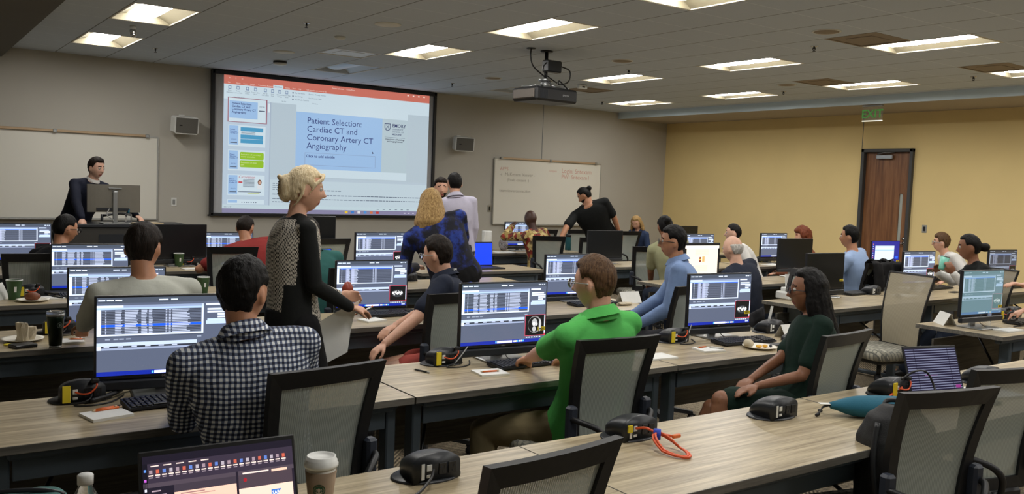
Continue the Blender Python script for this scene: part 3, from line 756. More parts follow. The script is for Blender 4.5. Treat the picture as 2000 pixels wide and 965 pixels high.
for x, y, lab in tl:
    if pt is None: pt = table('grey wood ' + lab, x, y)
    else: dup(pt, 'grey wood ' + lab, (x, y, 0), 0, 'grey wood laminate training tables')
pr = None
for x, y, rz, lab in [(6.34, 4.38, .02, 'table with a white card printer across the aisle'), (7.95, 4.44, .02, 'table in front of the woman with the bun'), (9.57, 4.5, .02, 'table at the right edge behind the large dim monitor'),
                  (6.38, 2.98, 0, 'table at the right edge with a bottle and a large dim monitor'), (8.0, 2.98, 0, 'table outside the right edge'),
                  (7.85, 5.86, .02, 'table behind the white haired man'), (9.5, 5.9, .02, 'table under the blue desktop monitor near the door'), (9.26, 7.45, .02, 'table with a lidded green cup by the ochre wall'), (7.62, 7.40, 0, 'table behind the cream document screen'), (9.3, 9.15, 0, 'farthest table near the room corner'), (6.3, 5.95, 0, 'small table under the cream document screen')]:
    if pr is None: pr = table('grey wood ' + lab, x, y, rz, inset=.32)
    else: dup(pr, 'grey wood ' + lab, (x, y, 0), rz, 'grey wood laminate training tables')

# ---------------------------------------------------------------- displays
def worklist(ct, hl, sc=1.0):
    d = Disp(); W, H = .518, .290; x0, z0 = -W / 2, 0.0
    bg, dk, wt, bl = hx(84, 92, 112), hx(46, 50, 60), hx(215, 228, 250), hx(30, 90, 225)
    R = lambda a, b, c, e, col, lay=2: d.rect(x0 + a * W, z0 + (1 - e) * H, x0 + c * W, z0 + (1 - b) * H, col, lay)
    R(0, 0, 1, 1, bg, 1); R(0, 0, 1, .07, hx(70, 78, 92), 2)
    R(.0, .945, 1, 1, hx(20, 40, 150), 2)
    for a, w in ((.01, .05), (.07, .05), (.13, .05), (.45, .07), (.54, .05), (.9, .03), (.94, .015), (.965, .015)): R(a, .028, a + w, .045, wt, 3)
    R(.0, .10, .19, .13, wt, 3); R(0, .13, .79, .155, hx(170, 195, 240), 3); R(0, .155, .03, .48, wt, 3); R(0, .47, .79, .49, wt, 3); R(.775, .10, .79, .49, wt, 3)
    R(.19, .10, .79, .13, hx(140, 155, 185), 3)
    R(.03, .155, .775, .47, hx(96, 104, 124), 3)
    for k in range(15): R(.035, .16 + k * .0205, .77, .169 + k * .0205, dk, 4)
    if hl >= 0: R(.03, .16 + hl * .0205, .775, .18 + hl * .0205 + .01, bl, 5)
    tc = hx(185, 195, 220)
    for a, w in ((.06, .008), (.13, .055), (.20, .10), (.32, .045), (.375, .03), (.50, .012), (.525, .015), (.55, .14)):
        for k in range(15):
            ww = w * random.uniform(.75, 1.0) if w > .02 else w
            if hl < 0 and (a > .5 or .3 < a < .5): continue
            R(a, .164 + k * .0205, a + ww, .175 + k * .0205, tc, 6)
    if hl < 0: R(.05, .155, .775, .168, bl, 5); R(.53, .16, .536, .47, tc, 6); R(.55, .16, .554, .47, tc, 6); R(.12, .16, .165, .47, hx(140, 148, 180), 5); R(.19, .16, .24, .47, hx(150, 155, 185), 5)
    R(.81, .10, .93, .125, wt, 3)
    for k, (a, c) in enumerate(((.82, .97), (.82, .99), (.9, .99), (.9, .96), (.82, .99))): R(a, .165 + k * .035, c, .19 + k * .035, wt if k != 4 else hx(190, 210, 245), 3)
    R(.81, .33, .99, .375, hx(185, 205, 240), 3)
    R(0, .50, .79, .505, hx(60, 66, 80), 3)
    for a in (.06, .12, .16, .21, .74): R(a, .525, a + .035, .54, hx(150, 160, 180), 3)
    R(0, .575, .74, .62, hx(190, 205, 232), 3); R(.03, .62, .735, .64, dk, 3); R(0, .62, .03, .67, wt, 3); R(.03, .645, .735, .67, hx(150, 162, 190), 3)
    for k in range(6): R(.05 + .1 * k, .622, .09 + .1 * k, .637, tc, 4)
    if ct:
        R(.75, .545, 1.0, .90, hx(200, 60, 80), 3); R(.755, .553, .985, .89, (.004, .004, .005), 4); R(.985, .553, .997, .86, wt, 4)
        cx, cz = x0 + .868 * W, z0 + (1 - .71) * H
        if ct == 1:
            d.ell(cx, cz, .043, .042, hx(130, 130, 130), 5, 26); d.ell(cx - .004, cz, .038, .037, (.006, .006, .007), 6, 26)
            d.ell(cx - .002, cz + .010, .017, .019, hx(170, 170, 170), 7); d.ell(cx - .006, cz + .004, .009, .009, hx(228, 228, 228), 8); d.ell(cx - .004, cz - .022, .012, .013, hx(180, 180, 180), 7); d.ell(cx + .012, cz + .002, .006, .008, hx(200, 200, 200), 8)
            d.ell(cx + .033, cz - .004, .007, .030, hx(190, 190, 190), 7)
        else:
            d.ell(cx, cz - .004, .044, .024, hx(50, 54, 58), 5, 26)
            for q in ((-.034, 0, .008, .009), (-.018, .004, .006, .008), (0, -.004, .01, .009), (.014, .002, .006, .008), (.03, 0, .009, .01), (-.025, -.012, .006, .004), (.022, -.011, .007, .004), (-.008, .01, .003, .003), (.006, .011, .003, .003)):
                d.ell(cx + q[0], cz + q[1], q[2], q[3], hx(225, 225, 225), 6, 9)
        for k in range(6): R(.765 + k * .032, .915, .783 + k * .032, .93, wt, 5)
    R(.42, .955, .60, .99, hx(235, 240, 250), 4); R(.40, .957, .415, .988, hx(90, 190, 250), 4)
    for k in range(6): R(.615 + k * .022, .958, .63 + k * .022, .987, (wt, hx(250, 240, 200), hx(90, 190, 250))[k % 3], 4)
    R(.93, .96, .98, .975, wt, 4)
    return d
def flat(col):
    d = Disp(); d.rect(-.259, 0, .259, .290, col, 1); return d
def docpage():
    d = Disp(); d.rect(-.259, 0, .259, .29, hx(20, 20, 22), 1); d.rect(-.215, 0, .235, .272, hx(255, 232, 205), 2); d.rect(-.235, .245, .25, .272, hx(250, 240, 225), 3)
    for k in range(9):
        d.rect(-.09, .232 - k * .006, .10, .2335 - k * .006, hx(205, 185, 165), 4); d.rect(-.09, .085 - k * .006, .09, .0865 - k * .006, hx(205, 185, 165), 4)
    d.rect(-.03, .12, -.005, .165, hx(120, 40, 30), 4); d.rect(-.028, .135, -.007, .148, hx(230, 190, 80), 5); d.rect(.01, .12, .045, .17, hx(225, 170, 110), 4)
    return d
def desktop():
    d = Disp(); d.rect(-.259, 0, .259, .29, hx(28, 32, 130), 1); d.rect(-.2, .05, .16, .24, hx(205, 220, 232), 2); d.rect(-.2, .18, .16, .195, hx(165, 195, 220), 3); d.rect(-.2, .225, .16, .24, hx(190, 205, 220), 3)
    for k in range(9): d.rect(-.245, .25 - k * .025, -.232, .262 - k * .025, (hx(200, 120, 90), hx(150, 190, 220), hx(210, 210, 210))[k % 3], 2)
    d.rect(.18, .09, .24, .12, hx(30, 90, 230), 2); d.rect(.08, .02, .16, .035, hx(190, 200, 230), 2); d.rect(-.05, .005, .02, .014, hx(235, 235, 240), 2)
    return d
DSP = {}
def disp_mesh(kind):
    if kind in DSP: return DSP[kind]
    d = {'A': lambda: worklist(1, 12), 'B': lambda: worklist(2, -1), 'C': lambda: worklist(0, 9), 'D': lambda: worklist(2, 8), 'doc': docpage, 'desk': desktop, 'blue': lambda: flat(hx(20, 60, 235)), 'dim': lambda: worklist(2, -1), 'teal': lambda: worklist(2, -1)}[kind]()
    if kind == 'teal':
        tc = hx(92, 128, 130); d.col = [tuple(c[k] * .38 + tc[k] * .62 for k in range(3)) for c in d.col]
    me = d.mesh('screen'); me.materials.append(M['disp'] if kind != 'dim' else M['dispd']); DSP[kind] = me
    return me
M['offscr'] = plain('switched_off_screen', hx(14, 17, 20), .3, var=0)
_m = MB(); _m.add([(-.259, 0, 0), (.259, 0, 0), (.259, 0, .29), (-.259, 0, .29)], [(0, 1, 2, 3)], 0, None, False)
DSP['off'] = _m.mesh('screen'); DSP['off'].materials.append(M['offscr'])
def monitor_proto():
    t = thing('monitor', '', 'monitor')
    m = MB(); m.box((0, .0, .318), (.536, .026, .345), ch=.004); m.box((0, .03, .32), (.34, .04, .2), ch=.012); m.build('housing', M['black'], t)
    o = link('screen', DSP['off'], t); o.location = (0, -.0134, .163); o.scale = (1, 1, 1.105)
    m = MB(); m.box((0, -.012, .124), (.536, .034, .040), ch=.006); m.build('soundbar', M['dark'], t)
    m = MB(); m.box((0, .055, .17), (.062, .022, .34), ch=.004); m.box((0, .04, .30), (.08, .03, .08), ch=.006); m.build('stand', M['silver'], t)
    m = MB(); m.box((0, .0, .006), (.25, .20, .012), ch=.004); m.build('stand_base', M['silver'], t)
    m = MB(); v, f = text_geo('DELL', .011, bold=True, align='CENTER'); m.add([(a, -.0136, .150 + b) for a, b in v], f, 0, None, False); m.build('lettering', M['silver'], t)
    m = MB(); m.tube([(.01, .06, .14), (.03, .03, .06), (.015, -.04, .014), (.08, -.10, .006), (.16, -.08, .005)], .0025, 6, smooth_path=5); m.build('cable', M['cable_b'], t)
    return t
MON = monitor_proto(); _first = [True]
def monitor(x, y, rz, kind, label, dz=0, z=DZ, group='desktop monitors'):
    if _first[0]: r = MON; _first[0] = False; r.location = (x, y, z); r.rotation_euler = (0, 0, RAD(rz)); r['label'] = label; r['group'] = group
    else: r = dup(MON, label, (x, y, z), RAD(rz), group)
    for k in KIDS[r.name]:
        if k.name.startswith('screen'): k.data = disp_mesh(kind)
        if dz and k.name.split('.')[0] in ('screen', 'housing', 'soundbar', 'lettering'): k.location.z += dz
        if dz and k.name.split('.')[0] == 'stand': k.scale.z = 1 + dz / .34
    return r
monitor(.955, 3.80, -8, 'C', 'large monitor nearest the camera at left, showing a patient list beside the gingham shirt', -.075)
g = monitor(2.675, 3.80, -4, 'A', 'monitor with a round heart scan in front of the green polo')
monitor(4.38, 3.82, -6, 'B', 'monitor with a small bone scan left of the woman in the dark green dress')
monitor(1.13, 5.58, -5, 'D', 'monitor partly hidden behind the pale grey shirt, second from the near left', -.06)
monitor(1.27, 7.22, -5, 'D', 'monitor behind the dark jacket shoulder, left of the dark haired head', -.05)
monitor(1.0, 9.08, 0, 'B', 'monitor at the far left edge below the empty whiteboard')
monitor(2.80, 5.60, -6, 'B', 'monitor with a bone scan in front of the navy polo', -.05)
monitor(3.72, 7.28, 3, 'B', 'monitor with a small scan standing between the two blonde women', .04)
monitor(4.61, 5.60, -4, 'B', 'monitor behind the head of the green polo', -.03)
monitor(2.88, 9.08, -5, 'D', 'monitor behind the head of the person in the red shirt', -.08)
monitor(2.40, 9.05, 2, 'off', 'switched off wide black monitor at left behind the pale grey shirt')
monitor(7.45, 10.25, -1, 'D', 'small monitor beside the head of the person in the patterned shirt')
monitor(7.35, 8.30, -6, 'off', 'switched off monitor in front of the leaning person in black')
monitor(3.80, 9.06, 0, 'off', 'switched off black monitor behind the face of the standing blonde woman', .10)
monitor(2.93, 7.2, 0, 'blue', 'plain bright blue screen beyond the teal shirt', -.10)
monitor(10.04, 9.5, 0, 'off', 'switched off monitor against the ochre wall, behind the blue shirt')
monitor(8.34, 7.66, -1, 'B', 'monitor above the cream document screen')
monitor(10.05, 7.85, -2, 'B', 'lit monitor against the ochre wall beside the lidded green cup')
monitor(8.59, 6.40, -8, 'off', 'switched off monitor hiding the person with curly red hair', .03)
monitor(7.14, 4.98, -3, 'off', 'switched off monitor behind the long black hair')
monitor(10.35, 6.36, -6, 'desk', 'monitor with a dark blue desktop in front of the wooden door')
monitor(8.73, 4.98, -4, 'B', 'monitor behind the mint tumbler')
monitor(10.42, 4.95, -6, 'dim', 'dim monitor farthest right against the ochre wall')
monitor(6.67, 3.30, -4, 'teal', 'large dim teal monitor above the water bottle at right', .02)
# document screen
monitor(6.85, 6.25, -2, 'doc', 'screen with a cream document page beside the blue shirt')
# sticker on the green polo monitor
for k, (mx, my) in enumerate(((2.675, 3.80), (4.325, 3.84))):
    pass

# presenter's monitor seen from behind and lectern desk
t = thing('lectern_desk', 'dark lectern desk in front of the person in the navy suit', 'desk', (2.25, 10.9, 0))
m = MB(); m.box((0, 0, 1.045), (1.35, .62, .035), ch=.005); m.build('desk_top', M['dark'], t)
m = MB(); m.box((0, -.05, .515), (1.25, .48, 1.025), ch=.004); m.build('cabinet', plain('dark_laminate', hx(52, 50, 46), .5), t)
m = MB(); m.box((0, -.292, .55), (.6, .006, .8)); m.build('door', M['dark'], t)
t = thing('monitor', 'wide silver backed monitor on the lectern seen from behind', 'monitor', (2.13, 10.78, 1.0625), RAD(2))
n = 14; rings = []
m = MB()
for k in range(n + 1):
    u = -1 + 2 * k / n; x = u * .28; yb = -.035 + .03 * (1 - u * u) * -1 + .0; yf = yb + .03
    rings.append([(x, yb, .13), (x, yf, .13), (x, yf, .44), (x, yb, .44)])
m.loft(rings, smooth=False); m.build('housing', plain('brushed_back', hx(128, 124, 114), .4, .5), t)
m = MB(); m.tube([(-.03, -.075, .36), (.03, -.075, .36)], .02, 10); m.box((0, -.085, .18), (.05, .03, .36), ch=.006); m.box((0, -.078, .40), (.14, .02, .014), ch=.003); m.build('stand', M['silver'], t)
m = MB(); m.box((0, -.05, .006), (.28, .22, .012), ch=.004); m.build('stand_base', M['silver'], t)
v, f = text_geo('DELL', .022, bold=True, align='CENTER'); m = MB(); m.add([(a, -.0685, .39 + b) for a, b in v], f, 0, None, False); m.build('lettering', M['chrome'], t)
m = MB(); m.box((-.02, -.066, .165), (.34, .02, .03)); m.build('port_strip', M['dark'], t)
m = MB(); m.tube([(-.06, -.08, .17), (-.09, -.1, .1), (-.03, -.11, .05), (-.02, -.1, .003)], .006, 6, smooth_path=5); m.build('cable', M['cable_w'], t)
t = thing('sanitizer_bottle', 'small hand sanitizer bottle with blue pump on the lectern', 'bottle', (2.28, 10.72, 1.0625))
m = MB(); m.box((0, 0, .06), (.07, .045, .12), ch=.012); m.build('bottle', M['clearp'], t)
m = MB(); m.cyl((0, 0, .12), (0, 0, .16), .012); m.box((-.01, 0, .165), (.05, .018, .012), ch=.004); m.build('pump', M['teal'], t)
t = thing('slatted_chair', 'black chair with a slatted back behind the lectern', 'chair', (2.42, 11.55, 0))
m = MB()
for sx in (-1, 1): m.tube([(sx * .22, .2, .45), (sx * .22, .26, .75), (sx * .21, .28, 1.12)], .016, 8, smooth_path=4)
m.tube([(-.21, .28, 1.10), (0, .28, 1.13), (.21, .28, 1.10)], .016, 8, smooth_path=4); m.build('back_frame', M['black'], t)
for k in range(7):
    m = MB(); m.box((0, .272, .70 + k * .055), (.42, .012, .022), ch=.004); m.build('slat', M['black'], t)
m = MB(); m.box((0, 0, .44), (.46, .44, .05), ch=.02); m.build('seat', M['black'], t)
for sx in (-1, 1):
    for sy in (-1, 1):
        m = MB(); m.tube([(sx * .2, sy * .18, .44), (sx * .23, sy * .21, .0)], .014, 8); m.build('leg', M['black'], t)
t = thing('paper_stack', 'papers lying on the right end of the lectern', 'papers', (2.48, 10.72, 1.0625), .3)
m = MB(); m.box((0, 0, .008), (.30, .2, .016)); m.build('sheets', plain('manila_paper', hx(200, 180, 145), .8), t)

# ---------------------------------------------------------------- chairs
def chair_proto(arms=True, tan=False):
    t = thing('task_chair', '', 'chair')
    def prof(z): u = (z - .47) / .55; return -.215 - .085 * u + .03 * sin(pi * u)
    top, bot = 1.02, .50
    def ring(w0, w1, z0, z1, n=8):
        P = []
        for k in range(n): P.append((-w0 + (-w1 + w0) * k / n, z0 + (z1 - z0) * k / n))
        for k in range(n): P.append((-w1 + 2 * w1 * k / n, z1))
        for k in range(n): P.append((w1 + (w0 - w1) * k / n, z1 + (z0 - z1) * k / n))
        for k in range(n): P.append((w0 - 2 * w0 * k / n, z0))
        return P
    fr = (.012 if tan else 1)
    if not tan:
        out = ring(.180, .226, bot, top); inn = ring(.143, .178, bot + .05, top - .062)
        # rounded inner corners and sharp, slightly flared upper corners
    else:
        out = ring(.185, .225, bot - .03, top + .05); inn = ring(.177, .216, bot - .02, top + .04)
    N = len(out); th = .03 if not tan else .022
    m = MB(); v = []
    for ang in ((0, 0), ):
        for (x, z) in out: v.append((x, prof(z) + .012 * (x / .2) ** 2, z))
        for (x, z) in inn: v.append((x, prof(z) + .012 * (x / .2) ** 2, z))
        for (x, z) in inn: v.append((x, prof(z) + .012 * (x / .2) ** 2 - th * .8, z))
        for (x, z) in out: v.append((x, prof(z) + .012 * (x / .2) ** 2 - th, z))
    f = []
    for a, b in ((0, 1), (1, 2), (2, 3), (3, 0)):
        for k in range(N): k2 = (k + 1) % N; f.append((a * N + k, a * N + k2, b * N + k2, b * N + k))
    m.add(v, f, 0, None, False)
    if not tan: m.box((0, prof(.5) - .02, .47), (.30, .035, .07), ch=.01)
    m.build('back_frame', M['blackm'], t)
    m = MB(); n = 14; v = []; w0, w1, z0, z1 = (.145, .180, bot + .048, top - .06) if not tan else (.179, .218, bot - .022, top + .042)
    for k in range(n + 1):
        for j in range(n + 1):
            a, b = j / n, k / n; z = z0 + (z1 - z0) * b; x = (2 * a - 1) * (w0 + (w1 - w0) * b)
            v.append((x, prof(z) + .012 * (x / .2) ** 2 - (.012 if not tan else .008), z))
    m.add(v, [(k * (n + 1) + j, k * (n + 1) + j + 1, (k + 1) * (n + 1) + j + 1, (k + 1) * (n + 1) + j) for k in range(n) for j in range(n)])
    m.build('back_mesh', M['mesht'] if tan else M['mesh'], t)
    # seat cushion
    m = MB(); rings = []
    for z, s_ in ((.395, .90), (.405, .97), (.44, 1.0), (.465, .985), (.478, .93), (.482, .80)):
        rings.append([(a * s_, b * s_ + .02, z) for a, b in rrect(.49, .47, .10, 5)])
    m.loft(rings); m.build('seat', M['seat'], t)
    m = MB(); m.box((0, .0, .37), (.22, .28, .05), ch=.012); m.tube([(0, -.12, .37), (0, -.235, .40), (0, -.245, .50)], .022, 8, smooth_path=4); m.build('mechanism', M['blackm'], t)
    if arms:
        for sx in (-1, 1):
            m = MB(); m.tube([(sx * .215, -.262, .67), (sx * .20, -.30, .665), (sx * .135, -.35, .635), (sx * .095, -.355, .57), (sx * .075, -.29, .43), (sx * .05, -.1, .372)], .0135, 8, smooth_path=6)
            m.build('back_support', M['blackm'], t)
            m = MB(); m.box((sx * .208, -.25, .645), (.046, .045, .16), ch=.01); m.build('back_bracket', M['bracket'], t)
    else:
        m = MB(); m.tube([(-.19, -.235, .50), (-.2, -.16, .40), (-.12, -.05, .365), (.12, -.05, .365), (.2, -.16, .40), (.19, -.235, .50)], .014, 8, smooth_path=6); m.build('back_support', M['blackm'], t)
    m = MB(); m.cyl((0, 0, .11), (0, 0, .24), .03); m.cyl((0, 0, .22), (0, 0, .36), .018); m.build('gas_lift', M['blackm'], t)
    for k in range(5):
        a = 2 * pi * k / 5 + .3; T_ = Matrix.Rotation(a, 4, 'Z')
        m = MB(); rings = []
        for x, w, z, h in ((.0, .035, .10, .04), (.12, .026, .095, .032), (.31, .017, .07, .022)):
            rings.append([(x, -w, z - h / 2), (x, w, z - h / 2), (x, w * .7, z + h / 2), (x, -w * .7, z + h / 2)])
        m.loft(rings, smooth=False, T=T_); lg = m.build('base_leg', M['blackm'], t)
        m = MB(); m.cyl((.30, -.020, .028), (.30, -.006, .028), .028, seg=16, T=T_); m.cyl((.30, .006, .028), (.30, .020, .028), .028, seg=16, T=T_); m.cyl((.30, 0, .03), (.30, 0, .065), .008, T=T_); m.tube([(.275, 0, .05), (.30, 0, .062), (.325, 0, .05)], .012, 6, T=T_); m.build('caster', M['black'], lg)
    return t
CH = {'arm': chair_proto(True), 'tan': chair_proto(False, True)}; _u = set()
def chair(x, y, rz, label, kind='arm', group='black task chairs with mesh backs'):
    if kind not in _u:
        _u.add(kind); r = CH[kind]; r.location = (x, y, 0); r.rotation_euler = (0, 0, RAD(rz)); r['label'] = label; r['group'] = group; return r
    return dup(CH[kind], label, (x, y, 0), RAD(rz), group)
def chair_back(x, y, rz, label, **k):      # placed by the middle of its backrest top
    a = RAD(rz); return chair(x + .29 * -sin(a), y + .29 * cos(a), rz, label, **k)
chair_back(1.245, 2.80, 8, 'mesh chair behind the gingham shirt, turned to the right')
chair_back(2.62, 2.84, -3, 'mesh chair of the person in the green polo')
chair_back(1.34, 1.66, 6, 'mesh chair cut by the bottom edge, nearest the camera at centre')
chair_back(3.00, 1.57, -13, 'mesh chair at lower right with the black backpack beside it')
chair_back(3.66, 1.66, -14, 'mesh chair cut by the right edge, behind the backpack chair')
chair_back(3.79, 2.50, 6, 'mesh chair of the woman in the dark green dress')
chair_back(2.78, 4.42, 6, 'mesh chair of the person in the navy polo')
chair_back(4.62, 4.28, 14, 'mesh chair of the person in the blue shirt')
chair_back(1.00, 4.10, -4, 'mesh chair of the person in the pale grey shirt, mostly behind the near left monitor')
chair_back(2.56, 7.90, -7, 'mesh chair of the person in the red shirt')
chair_back(.93, 7.45, 0, 'mesh chair at the left edge behind the green cup')
chair_back(7.20, 9.24, -24, 'mesh chair of the person in the patterned shirt')
chair_back(7.75, 8.95, -14, 'mesh chair standing left of the switched off monitor')
chair_back(8.25, 10.7, -6, 'mesh chair below the handwriting whiteboard, left of the teal bottle')
chair_back(8.95, 10.7, -6, 'mesh chair below the handwriting whiteboard, behind the teal bottle')
chair_back(7.29, 7.42, -24, 'empty mesh chair between the green polo and the blue shirt')
chair_back(9.7, 10.35, 0, 'pale mesh chair in front of the far blonde woman')
chair_back(6.62, 4.80, 70, 'mesh chair of the white haired man')
chair_back(8.35, 5.22, 10, 'chair covered by a dark jacket, behind the light blue shirt')
chair_back(3.95, 8.9, 0, 'mesh chair right of the teal shirt')
chair_back(2.85, 5.95, 4, 'mesh chair of the person in the teal shirt')
chair(6.62, 4.05, 80, 'empty armless chair with a tan back and checked seat in the aisle', 'tan', 'armless tan chairs')
chair(7.56, 2.68, 20, 'armless chair at the right edge with a checked seat under blue jeans', 'tan', 'armless tan chairs')
chair(8.25, 4.18, 70, 'armless chair of the woman with the bun', 'tan', 'armless tan chairs')
# ================================================================ THINGS ON THE TABLES
def hub_proto():
    t = thing('power_hub', '', 'power hub')
    m = MB(); m.loft([[(a * s_ * 1.0, b * s_ * .72 + .035, z) for a, b in [(.118 * cos(2 * pi * k / 32), .118 * sin(2 * pi * k / 32)) for k in range(32)]] for z, s_ in ((0, 1), (.004, 1), (.007, .96))]); m.build('base_flange', M['dark'], t)
    m = MB(); rings = []
    for k in range(9):
        u = k / 8; y = -.035 + .145 * u; h = .088 * (1 - .30 * u ** 2 - .45 * u ** 5); w = .082 * (1 - .12 * u ** 2 - .3 * u ** 6)
        P = [(-w, y, .004)] + [(-w * cos(pi * j / 12) ** 1 if True else 0, y, .004 + h * (.58 + .42 * sin(pi * j / 12))) for j in range(13)] + [(w, y, .004)]
        rings.append(P)
    m.loft(rings); m.build('hood', M['dark'], t)
    for x in (.018, .052):
        m = MB(); m.box((x, -.0362, .040), (.028, .004, .036), ch=.001)
        o = m.build('outlet', M['black'], t)
        m = MB()
        for dx, dz in ((-.006, .006), (.006, .006), (0, -.008)): m.box((x + dx, -.0385, .040 + dz), (.0022, .0015, .008))
        m.build('outlet_slots', M['bracket'], o)
    for x, z, w, h in ((-.052, .038, .012, .05), (-.03, .048, .018, .02), (-.03, .022, .018, .010)):
        m = MB(); m.box((x, -.0362, z), (w, .003, h), ch=.001); m.build('white_port', M['white'], t)
    return t
HUB = hub_proto(); _h = [0]
def hub(x, y, lab, cab=None, z=DZ, rz=0):
    g = 'black desk power hubs'
    if not _h[0]: _h[0] = 1; r = HUB; r.location = (x, y, z); r.rotation_euler = (0, 0, RAD(rz)); r['label'] = lab; r['group'] = g
    else: r = dup(HUB, lab, (x, y, z), RAD(rz), g)
    return r
def cable(name, lab, cat, mat, pts, r=.003, n=6):
    m = MB(); m.tube(pts, r, 6, smooth_path=n); return tag(m.build(name, M[mat]), lab, cat)
def hub_wired(x, y, lab, short):
    r = hub(x, y, lab)
    m = MB(); m.box((-.062, -.042, .042), (.028, .006, .066)); m.build('yellow_label', M['yellow'], r)
    m = MB(); m.tube([(-.03, -.04, .048), (-.01, -.06, .042), (.02, -.062, .045), (.045, -.055, .07), (.04, -.04, .085)], .0035, 6, smooth_path=5); m.build('orange_lead', M['cable_o'], r)
    m = MB(); m.box((.04, -.045, .088), (.03, .02, .02), ch=.005); m.tube([(.03, -.045, .035), (.01, -.075, .02), (-.04, -.08, .006), (.02, -.10, .004), (.1, -.07, .004), (.16, .02, .004)], .0035, 6, smooth_path=5); m.build('black_lead', M['cable_b'], r)
    return r
hub(3.04, 2.30, 'lone power hub with white ports in the middle of the empty near table')
hub(4.64, 2.24, 'power hub between the striped laptop and the right edge chair')
hub(4.90, 3.80, 'power hub right of the monitor beside the green dress')
hub(7.90, 4.95, 'power hub on the table behind the long black hair')
hub(8.95, 4.98, 'power hub right of the monitor behind the mint tumbler')
hub(7.62, 3.50, 'power hub at the right edge beside the bare forearm')
hub(10.75, 6.35, 'power hub right of the blue desktop monitor')
hub(10.65, 5.0, 'power hub below the farthest right monitor')
hub(3.98, 7.22, 'power hub beside the teal shirt and the round base')
hub(1.39, 2.33, 'power hub with a black charger plugged in, beside the paper coffee cup')
hub_wired(.64, 3.80, 'power hub with orange lead and yellow label beside the nearest left monitor', 0)
hub_wired(2.33, 3.81, 'power hub with orange lead and yellow label left of the green polo monitor', 0)
hub_wired(3.98, 3.80, 'power hub with orange lead left of the monitor beside the blue shirt', 0)
hub_wired(.80, 5.45, 'power hub with yellow label behind the dark green tumbler', 0)
hub_wired(2.49, 9.08, 'power hub with yellow label beside the elbow of the red shirt', 0)
hub_wired(3.90, 2.30, 'power hub with yellow label left of the striped laptop', 0)
hub_wired(7.38, 3.48, 'power hub with orange lead left of the large dim monitor', 0)
hub_wired(8.85, 6.36, 'power hub with orange lead below the lidded green cup', 0)
hub_wired(10.0, 7.98, 'power hub with yellow label behind the white haired man', 0)
hub_wired(.86, 7.1, 'power hub among black cables behind the green cup at left', 0)
r = hub(2.28, 2.36, 'power hub with coiled orange cable right of the nearest centre chair')
m = MB(); m.box((-.062, -.042, .052), (.022, .006, .026)); m.build('yellow_label', M['yellow'], r)
# orange coil on the near table
m = MB()
for k, (r_, h) in enumerate(((.062, .012), (.054, .02))):
    m.tube([(2.27 + r_ * .7 * cos(a), 2.16 + r_ * 1.35 * sin(a), DZ + .006 + h * (.5 + .5 * sin(a)) + .03 * max(0, sin(a))) for a in [2 * pi * j / 16 for j in range(17)]], .0045, 8)
m.tube([(2.25, 2.32, DZ + .05), (2.26, 2.28, DZ + .06), (2.29, 2.25, DZ + .045), (2.35, 2.24, DZ + .03)], .0048, 8, smooth_path=5)
t = tag(m.build('network_cable', M['cable_o']), 'coiled orange network cable hanging from the hub at bottom centre', 'cable')
m = MB(); m.tube([(2.272, 2.235, DZ + .03), (2.272, 2.235, DZ + .065)], .014, 12); m.build('blue_tie', M['blue'], t)
m = MB(); m.box((2.375, 2.238, DZ + .026), (.04, .014, .014), ch=.003); m.build('plug', M['orange'], t)
cable('charger_cable', 'black charger cable running from the hub towards the paper coffee cup', 'cable', 'cable_b', [(1.37, 2.285, DZ + .045), (1.33, 2.24, DZ + .03), (1.25, 2.2, DZ + .006), (1.14, 2.2, DZ + .006), (1.08, 2.14, DZ + .006), (1.15, 2.08, DZ + .006), (1.22, 2.14, DZ + .006), (1.1, 2.05, DZ + .006)], .0048)
cable('network_cable', 'orange network cable lying loose beside the teal pouch', 'cable', 'cable_o', [(3.60, 2.33, DZ + .006), (3.68, 2.31, DZ + .008), (3.76, 2.28, DZ + .006), (3.84, 2.24, DZ + .012), (3.88, 2.2, DZ + .006), (3.80, 2.18, DZ + .01), (3.76, 2.24, DZ + .014), (3.86, 2.27, DZ + .03), (3.9, 2.26, DZ + .048)], .005)
cable('black_cable', 'black cable looped over the hub left of the striped laptop', 'cable', 'cable_b', [(3.87, 2.25, DZ + .09), (3.93, 2.22, DZ + .13), (4.0, 2.2, DZ + .12), (4.02, 2.17, DZ + .05), (3.95, 2.12, DZ + .006), (3.84, 2.14, DZ + .006), (3.82, 2.2, DZ + .03)], .005)
cable('video_cable', 'grey video cable rising behind the hub left of the green polo monitor', 'cable', 'cable_w', [(2.34, 3.75, DZ + .005), (2.42, 3.78, DZ + .06), (2.55, 3.86, DZ + .14), (2.64, 3.88, DZ + .2)], .0035)
cable('video_cable', 'grey video cable between hub and monitor beside the blue shirt', 'cable', 'cable_w', [(4.02, 3.75, DZ + .005), (4.1, 3.8, DZ + .06), (4.22, 3.88, DZ + .14), (4.3, 3.93, DZ + .2)], .0035)
cable('black_cable', 'thick black cable bundle behind the near left keyboard', 'cable', 'cable_b', [(.66, 3.74, DZ + .012), (.76, 3.80, DZ + .02), (.86, 3.9, DZ + .03), (1.1, 3.92, DZ + .05)], .010)
